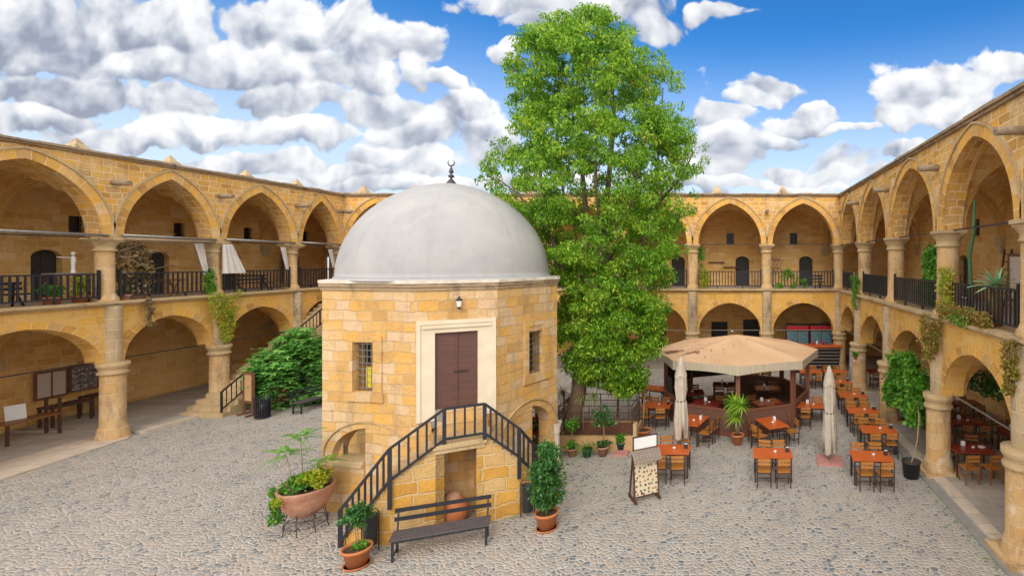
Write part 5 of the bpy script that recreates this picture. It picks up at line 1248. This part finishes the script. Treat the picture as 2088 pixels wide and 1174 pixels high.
# pendant creeper on the left wing and other wall plants
def creeper(label, X0, X1, Y, Z0, Z1, n_, lm, axis='y', thick=.14, r_=.14, size=.06, taper=.5, name='creeper'):
    t = thing(name, label, 'climbing plant', (0, 0, 0)); cs = []
    for i in range(n_):
        u = rnd.random() ** .8; z = Z0 + (Z1 - Z0) * u; wd = 1 - taper * max(0, u - .25) * 1.3; s_ = (X0 + X1) / 2 + (X1 - X0) / 2 * wd * rnd.uniform(-1, 1)
        cs.append((Y + rnd.uniform(0, thick), s_, z) if axis == 'y' else (s_, Y - rnd.uniform(0, thick), z))
    cs = np.array(cs); t.location = tuple(cs.mean(0)); leaves('foliage', lm, t, clumps(cs - cs.mean(0), r_, 60, 1.0), size, .7, .5)
    m_ = MB(); q_ = cs.mean(0)
    top_, bot_ = max(Z0, Z1), min(Z0, Z1)
    sx = (X0 + X1) / 2
    for k_ in range(3):
        o = (k_ - 1) * abs(X1 - X0) * .2
        P3 = [((Y, sx + o, z) if axis == 'y' else (sx + o, Y, z)) for z in (top_, (top_ + bot_) / 2, bot_ + .1)]
        m_.tube([tuple(np.array(p3) - q_) for p3 in P3], .01, 4)
    m_.build('stem', 'drywood', t); return t
creeper('yellow green creeper hanging between the first two left ground arches', 21.35, 22.75, -22.22, 5.15, 3.0, 130, 'leaf_creep', r_=.15, size=.05, taper=1.0, thick=.1)
creeper('bright green leafy plant at the gallery rail above the creeper', 21.5, 21.95, -22.6, 5.0, 6.0, 22, 'leaf_mid', r_=.16)
creeper('thin dry brown tendril hanging from the left ledge', 19.05, 19.25, -22.25, 5.1, 4.0, 16, 'leaf_dry', thick=.05, r_=.10, size=.06)
creeper('dry grey green shrub behind the left gallery rail', 18.6, 19.6, -22.9, 5.1, 7.1, 46, 'leaf_dry', r_=.22, size=.10, taper=.2)
creeper('golden brown creeper hanging at the right wing column', 14.9, 15.7, 6.05, 4.75, 3.5, 46, 'leaf_brown', r_=.16)
creeper('green climber wound around the right gallery column', 14.5, 15.2, 6.35, 5.0, 6.2, 36, 'leaf_creep', r_=.16)
creeper('low green and rust creeper along the right ledge', 12.0, 14.9, 6.2, 4.85, 5.15, 60, 'leaf_brown', r_=.15, taper=0)
creeper('green tuft on the ledge under the agave', 13.0, 13.9, 6.15, 4.82, 4.95, 16, 'leaf_mid', r_=.14, taper=0)
creeper('rusty creeper beside the nearest right column', 10.7, 11.1, 6.08, 4.8, 3.6, 34, 'leaf_brown', r_=.10, thick=.05)
creeper('green plant hanging from the rail of the second far right bay', 24.4, 25.0, 6.15, 5.9, 4.1, 34, 'leaf_mid', r_=.20)
creeper('leafy green potted climber behind the third right rail', 16.6, 18.2, 7.0, 5.0, 6.9, 46, 'leaf_mid', r_=.24, size=.12)
creeper('flowering bush behind the rail of the far wing', -1.9, -1.2, 29.3, 4.9, 5.9, 26, 'leaf_yel', 'x', r_=.2)
creeper('trailing green plant on the far right rail', 2.7, 4.5, 29.2, 4.9, 5.9, 34, 'leaf_mid', 'x', r_=.16)
creeper('green ivy in the upper far bay', -2.0, -1.5, 29.6, 6.0, 7.3, 22, 'leaf_mid', 'x', r_=.18)
# ivy mass in the right arch, rising from the bucket
p_ = gp(1858, 972); t = thing('potted_ivy', 'bright green ivy mass filling the right arch from a black bucket', 'climbing plant', (p_.x, p_.y, 0))
MB().lathe([(0, .01), (.22, .01), (.27, .46), (.285, .46), (.285, .49), (.25, .49), (.24, .42), (0, .42)], (0, 0, 0), 24).build('bucket', 'black_pot', t)
MB().lathe([(.24, .43), (0, .44)], (0, 0, 0), 16).build('soil', 'soil', t)
s_ = MB()
for (dx, dy) in ((.75, 1.5), (.85, 2.1), (.6, 1.1)): s_.tube([(0, 0, .4), (.3, .3, 1.0), (dx * .8, dy * .6, 1.5), (dx, dy, 2.1)], [.022, .02, .018, .012], 6)
s_.build('stem', 'drywood', t)
cs = []
for i in range(260):
    u = rnd.random(); yy = 15.9 + 2.9 * u; zc = 1.75 + .65 * math.sin(PI * min(1, u * 1.1)) + .1 * u; hz = .35 + .55 * math.sin(PI * (.15 + .75 * u)); cs.append((6.12 + rnd.uniform(-.30, .30) - p_.x, yy - p_.y, zc + rnd.uniform(-1, 1) * hz))
leaves('foliage', 'leaf_mid', t, clumps(np.array(cs), .2, 34, .8), .12, .7, .5)
# plants inside arcade
t = thing('arcade_ivy', 'dark leafy plants hanging deep inside the near right arch', 'plants', (9.3, 17.0, 0)); leaves('foliage', 'leaf_dark', t, clumps(ball((0, 0, 2.3), (1.2, 1.6, .5), 60, .1), .24, 30), .13, .6, .4)

# ------------------------------------------------------------------ gallery furnishings
def curtain(label, A, B, top, bot, spread, n=14, ts=(0, 1)):
    """cloth hung between plan points A and B; its foot is drawn towards B"""
    t = thing('drape', label, 'drape', (A[0], A[1], 0)); m_ = MB(); A3, B3 = Vector((0, 0, 0)), Vector((B[0] - A[0], B[1] - A[1], 0)); nrm = Vector((-B3.y, B3.x, 0)).normalized(); K = 8
    def pt(i, k_):
        u = i / n; v2 = k_ / K; us = (ts[0] + (ts[1] - ts[0]) * u) * (1 - v2) + (spread[0] + (spread[1] - spread[0]) * u) * v2; q_ = A3.lerp(B3, us); q_ = q_ + nrm * .05 * math.sin(u * 22) * (1 - .3 * v2); return Vector((q_.x, q_.y, top + (bot - top) * v2))
    for i in range(n):
        for k_ in range(K): m_.face([pt(i, k_), pt(i + 1, k_), pt(i + 1, k_ + 1), pt(i, k_ + 1)], smooth=True)
    m_.build('cloth', 'white_cloth', t); return t
curtain('gathered white drape at the right end of the second left gallery bay', (-22.62, 20.95), (-22.62, 21.7), 7.2, 5.85, (.78, 1.05), ts=(.25, .75))
curtain('wide white cloth hanging over the rail in the third left bay', (-22.42, 22.1), (-22.42, 23.2), 7.2, 5.9, (.0, 1.0), ts=(.0, .42))
curtain('gathered white drape at the right end of the third left bay', (-22.62, 25.0), (-22.62, 25.6), 7.15, 6.0, (.85, 1.1), ts=(.3, .8))
curtain('small tied white drape beside the dome', (-22.62, 28.0), (-22.62, 28.6), 7.1, 6.1, (.8, 1.1), ts=(.3, .8))
tag(MB().tube([(-22.35, 18.5, 7.28), (-22.35, 21.7, 7.26)], .06, 8).build('rolled_awning', 'drywood'), 'rolled brown awning pole across the second left bay', 'awning')
# twisted dry branches
m_ = MB()
for i in range(9):
    a = Vector((-22.7, 18.6, 6.9 + rnd.uniform(-.4, .4))); pts = [a]
    for k_ in range(6): pts.append(pts[-1] + Vector((rnd.uniform(-.06, .06), rnd.uniform(.2, .5), rnd.uniform(-.22, .2))))
    m_.tube(pts, [.022 * (1 - .12 * k_) for k_ in range(7)], 5)
tag(m_.build('dry_branch', 'drywood'), 'tangle of bare twisted branches in the second left bay', 'branch')
# statue on table
t = thing('side_table', 'small dark table behind the left gallery rail', 'table', (-23.3, 17.6, 4.9)); MB().box((0, 0, 1.12), (.5, 1.0, .05)).build('top', 'steel', t)
for sx in (-1, 1):
    for sy in (-1, 1): MB().box((sx * .2, sy * .44, .55), (.05, .05, 1.1)).build('leg', 'oldwood', t)
t = thing('statuette', 'pale statuette of a figure with outstretched arm on the left gallery', 'statue', (-23.3, 17.75, 6.045))
m_ = MB(); m_.lathe([(.07, 0), (.05, .12), (.045, .25), (.06, .34), (.05, .40), (.07, .50), (.06, .56), (.022, .59), (.02, .61)], (0, 0, 0), 12)
m_.lathe([(0, .60), (.045, .63), (.058, .68), (.045, .73), (0, .75)], (0, 0, 0), 12); m_.tube([(0, -.03, .54), (0, -.25, .54), (0, -.44, .56)], [.028, .02, .012], 7); m_.tube([(0, .03, .54), (0, .08, .40), (0, -.02, .34)], [.026, .018, .012], 7)
m_.build('figure', 'white_cloth', t)
def flatbench(label, loc, rz, L):
    t = thing('gallery_bench', label, 'bench', loc, rz); s_ = MB(); s_.box((0, 0, .45), (L, .4, .05)); s_.box((0, .2, .62), (L, .04, .10)); s_.box((0, .22, .8), (L, .04, .10)); s_.build('seat_and_back', 'metal', t)
    for sx in (-1, 1): f = MB(); f.bar((sx * (L / 2 - .2), -.18, 0), (sx * (L / 2 - .2), .1, .45), .05); f.bar((sx * (L / 2 - .2), .24, 0), (sx * (L / 2 - .2), .2, .84), .05); f.build('leg', 'metal', t)
flatbench('black bench behind the rail of the first left gallery bay', (-24.0, 15.9, 4.9), R(90), 2.4)
flatbench('black bench behind the rail of the third left gallery bay', (-24.0, 25.2, 4.9), R(90), 1.8)
flatbench('black bench in the far right gallery bay', (5.0, 30.4, 4.73), 0, 1.4)
t = thing('trestle_table', 'wooden trestle table in the second left gallery bay', 'table', (-24.2, 21.2, 4.9), R(90)); MB().box((0, 0, .74), (1.8, .5, .05)).build('top', 'chair_brown', t)
for s in (-.6, .6): f = MB(); f.bar((s - .2, 0, 0), (s + .2, 0, .72), .05); f.bar((s + .2, 0.03, 0), (s - .2, 0.03, .72), .05); f.build('crossed_leg', 'chairwood', t)
plant('potted_plant', 'terracotta potted plant behind the first left rail', 0, 0, 'bush', .22, .34, 'terra', .5, .28, loc=(-23.0, 17.0, 4.9))
plant('potted_plant', 'leafy terracotta potted plant beside the left column', 0, 0, 'bush', .22, .34, 'terra', .7, .25, loc=(-23.0, 17.7, 4.9), lm='leaf_yel')
plant('potted_plant', 'terracotta pot at the foot of the dry gallery shrub', 0, 0, 'bush', .18, .30, 'terra_old', .3, .15, loc=(-22.75, 18.8, 4.9), lm='leaf_dry')
for i, (yy, rr_) in enumerate(((17.2, .22), (18.0, .2), (19.0, .2))): plant('potted_plant', ['large leafy pot', 'slim red pot', 'round clay pot'][i] + ' behind the third right gallery rail', 0, 0, 'bush', rr_, .35, 'terra_old', .5, .25, loc=(7.3, yy, 4.72), lm='leaf_mid')
# agave and cactus on the right gallery
t = thing('agave', 'large blue green agave leaning over the right gallery rail', 'agave', (6.75, 12.7, 5.72)); m_ = MB()
rosette(m_, (0, 0, .12), 30, .62, .15, .30, -.15); m_.build('leaves', 'leaf_agave', t)
MB().lathe([(.0, -.95), (.16, -.95), (.20, -.4), (.10, -.1), (.08, .15)], (0, 0, 0), 12).build('stem', 'leaf_brown', t)
t = thing('column_cactus', 'tall dark column cactus beside the right gallery column', 'cactus', (7.0, 14.55, 4.72)); m_ = MB()
m_.tube([(0, 0, 0), (.02, 0, 1.0), (-.02, .02, 1.9), (.0, -.18, 2.5), (.02, -.22, 3.5)], [.06, .062, .055, .05, .035], 7); m_.build('stem', 'cactus', t)
t = thing('reed_cactus', 'cluster of slim pale green cactus stems behind the third right rail', 'cactus', (7.0, 16.1, 4.72)); m_ = MB()
for i in range(7): m_.tube([(rnd.uniform(-.1, .1), rnd.uniform(-.1, .1), .2), (rnd.uniform(-.15, .15), .1 + i * .05, 1.2), (rnd.uniform(-.1, .1), .25 + i * .09, 1.9)], [.03, .032, .018], 6)
m_.build('stem', 'leaf_yucca', t); pot(t, .2, .35, 'terra_old', False)
t = thing('ladder', 'dark wooden ladder leaning on the right gallery wall', 'ladder', (10.7, 19.3, 4.72), R(90)); m_ = MB()
for s in (-.25, .25): m_.bar((s, 0.25, 0), (s, -.05, 2.2), .06)
for i in range(7): m_.bar((-.25, .25 - .042 * (i + .5), .3 * (i + .7)), (.25, .25 - .042 * (i + .5), .3 * (i + .7)), .04)
m_.build('frame', 'oldwood', t)
t = thing('framed_picture', 'wood framed picture leaning near the right edge of the gallery', 'picture', (9.0, 15.4, 5.2), R(-60)); MB().box((0, 0, .75), (.9, .05, 1.5)).build('frame', 'brown_panel', t); MB().box((0, -.03, .75), (.72, .02, 1.3)).build('print', 'sheets', t)
t = thing('display_cabinet', 'low brown display cabinet in the second far right gallery bay', 'cabinet', (9.6, 22.5, 4.72), R(90)); MB().box((0, 0, .55), (2.2, .6, 1.1)).build('body', 'brown_panel', t); MB().box((0, .0, 1.13), (2.3, .7, .05)).build('top', 'chair_brown', t); MB().box((0, .305, .6), (.02, .01, 1.0)).build('door_gap', 'void', t)
# shelves and rack on the far gallery wall
for (x, z, w_, lb) in ((-.9, 6.35, 1.1, 'thin wooden shelf on the far gallery wall'), (.1, 6.02, 1.1, 'dark wall ledge left of the far gallery door')):
    t = thing('wall_shelf', lb, 'shelf', (x, 33.6, z)); MB().box((0, 0, 0), (w_, .2, .05)).build('board', 'oldwood', t); MB().box((w_ * .35, .03, -.1), (.04, .12, .14)).build('bracket', 'oldwood', t)
t = thing('wall_rack', 'rust coloured slanted rack on the far gallery wall', 'rack', (3.0, 33.55, 6.0)); m_ = MB(); m_.box((0, 0, .55), (.9, .04, .04)); m_.box((0, 0, .0), (.9, .04, .04))
for i in range(4): m_.bar((-.35 + i * .25, -.02, .12), (-.15 + i * .25, -.02, .52), .03); m_.bar((-.35 + i * .25, -.02, -.1), (-.15 + i * .25, -.02, -.42), .03)
m_.build('bars', 'brown_panel', t)
t = thing('striped_sign', 'brown panel with pale header in the last left gallery bay', 'sign', (-26.9, 30.6, 5.0), R(90)); MB().box((0, 0, 1.0), (1.1, .04, 1.7)).build('panel', 'brown_panel', t); MB().box((0, -.03, 1.75), (1.1, .03, .36)).build('header', 'white', t)

# ------------------------------------------------------------------ bar and coolers at the far right, flower pots, misc
t = thing('bar_counter', 'orange topped bar counter with dark slatted front', 'bar', (5.0, 29.0, .0)); MB().box((0, 0, 1.55), (2.9, .6, .14)).build('counter_top', 'table', t); MB().box((0, .05, .74), (2.8, .5, 1.48)).build('front', 'void', t)
f = MB(); 
for i in range(7): f.box((0, -.215, .25 + i * .19), (2.8, .03, .045))
f.build('slats', 'greywood', t)
for i, x in enumerate((4.1, 5.55)):
    t = thing('drinks_cooler', ['left', 'right'][i] + ' glass door drinks cooler with a red header behind the bar', 'cooler', (x, 30.3, .1)); MB().bx(-.68, .68, 0, .6, 0, 2.5).build('cabinet', 'void', t); MB().bx(-.68, .68, -.04, .0, 2.14, 2.42).build('header', 'red', t)
    for s in (-.33, .33):
        g_ = MB().bx(s - .29, s + .29, -.03, -.005, .3, 2.08).build('glass_door', 'stock', t)
        f = MB(); f.bx(s - .31, s - .285, -.05, -.031, .28, 2.1); f.bx(s + .285, s + .31, -.05, -.031, .28, 2.1)
        for zz in (.7, 1.1, 1.5): f.bx(s - .285, s + .285, -.045, -.031, zz, zz + .02)
        f.build('door_frame', 'steel', g_)
tag(MB().box((0, 0, 0), (.25, .04, 1.9)).build('blue_panel', 'blue'), 'blue panel beside the coolers', 'panel').location = (6.35, 29.9, 1.6)
t = thing('metal_box', 'pale blue metal cabinet beside the far right column', 'cabinet', (6.25, 25.4, .1)); MB().box((0, 0, .95), (.18, .7, 1.9)).build('body', 'paleblue', t); MB().box((-.1, 0, 1.1), (.03, .08, .14)).build('handle', 'white', t)
for i, (x, m_, lb) in enumerate(((4.8, 'red', 'red sauce bottle on the bar counter'), (5.05, 'white', 'white tub on the bar counter'), (5.4, 'red', 'second red bottle on the bar counter'), (5.6, 'blue', 'blue capped jar on the bar counter'))):
    o = MB().lathe([(0, 0), (.05, 0), (.05, .15), (.02, .2), (.02, .24), (0, .24)], (0, 0, 0), 12).build('bottle', m_); o.location = (x, 28.9, 1.625); tag(o, lb, 'bottle')
t = thing('hanging_pot', 'small flower pot hung on the right ground column', 'potted plant', (6.0, 23.9, 1.75)); pot(t, .11, .18, 'terra_old', False); leaves('foliage', 'leaf_mid', t, clumps(ball((0, 0, .25), (.18, .18, .08), 10, .1), .08, 20), .07, .6, .2)
t = thing('rose_bush', 'red flowering rose bush seen through the mosque arch', 'shrub', tuple(gp(1096, 925))); leaves('foliage', 'leaf_dark', t, clumps(ball((0, 0, .9), (.4, .4, .7), 40, .1), .14, 24), .08, .5, .3)
for c_ in ball((0, -.2, 1.0), (.35, .2, .55), 9, .1): leaves('flower', 'flower_red', t, clumps(np.array([c_]), .04, 12), .07, .9, 0)
# weeds in the joint along the right kerb and around the mosque
wp_ = np.array([(5.62 + rnd.gauss(0, .05), 6 + 12 * rnd.random() ** 1.0, .005) for _ in range(150)] + [tuple(mw(rnd.uniform(-1.6, 1.9), -3.92 + rnd.gauss(0, .03), .004)) for _ in range(40)])
wd_ = leaves('weeds', 'leaf_mid', None, np.repeat(wp_, 7, axis=0) + nprng.normal(size=(len(wp_) * 7, 3)) * (.035, .05, 0), .028, .5, -.6); tag(wd_, 'small green weeds in the paving joint along the right kerb', 'weeds', kind='stuff')
# floodlight arms on the arcade
t = thing('security_lamp', 'grey lamp bracket in the far ground arch', 'lamp', (.15, 28.9, 2.35)); MB().tube([(0, .3, 0), (0, -.1, .05)], .03).build('arm', 'steel', t); MB().lathe([(0, 0), (.13, .02), (.15, .08), (0, .16)], (0, -.15, 0), 10).build('head', 'steel', t)
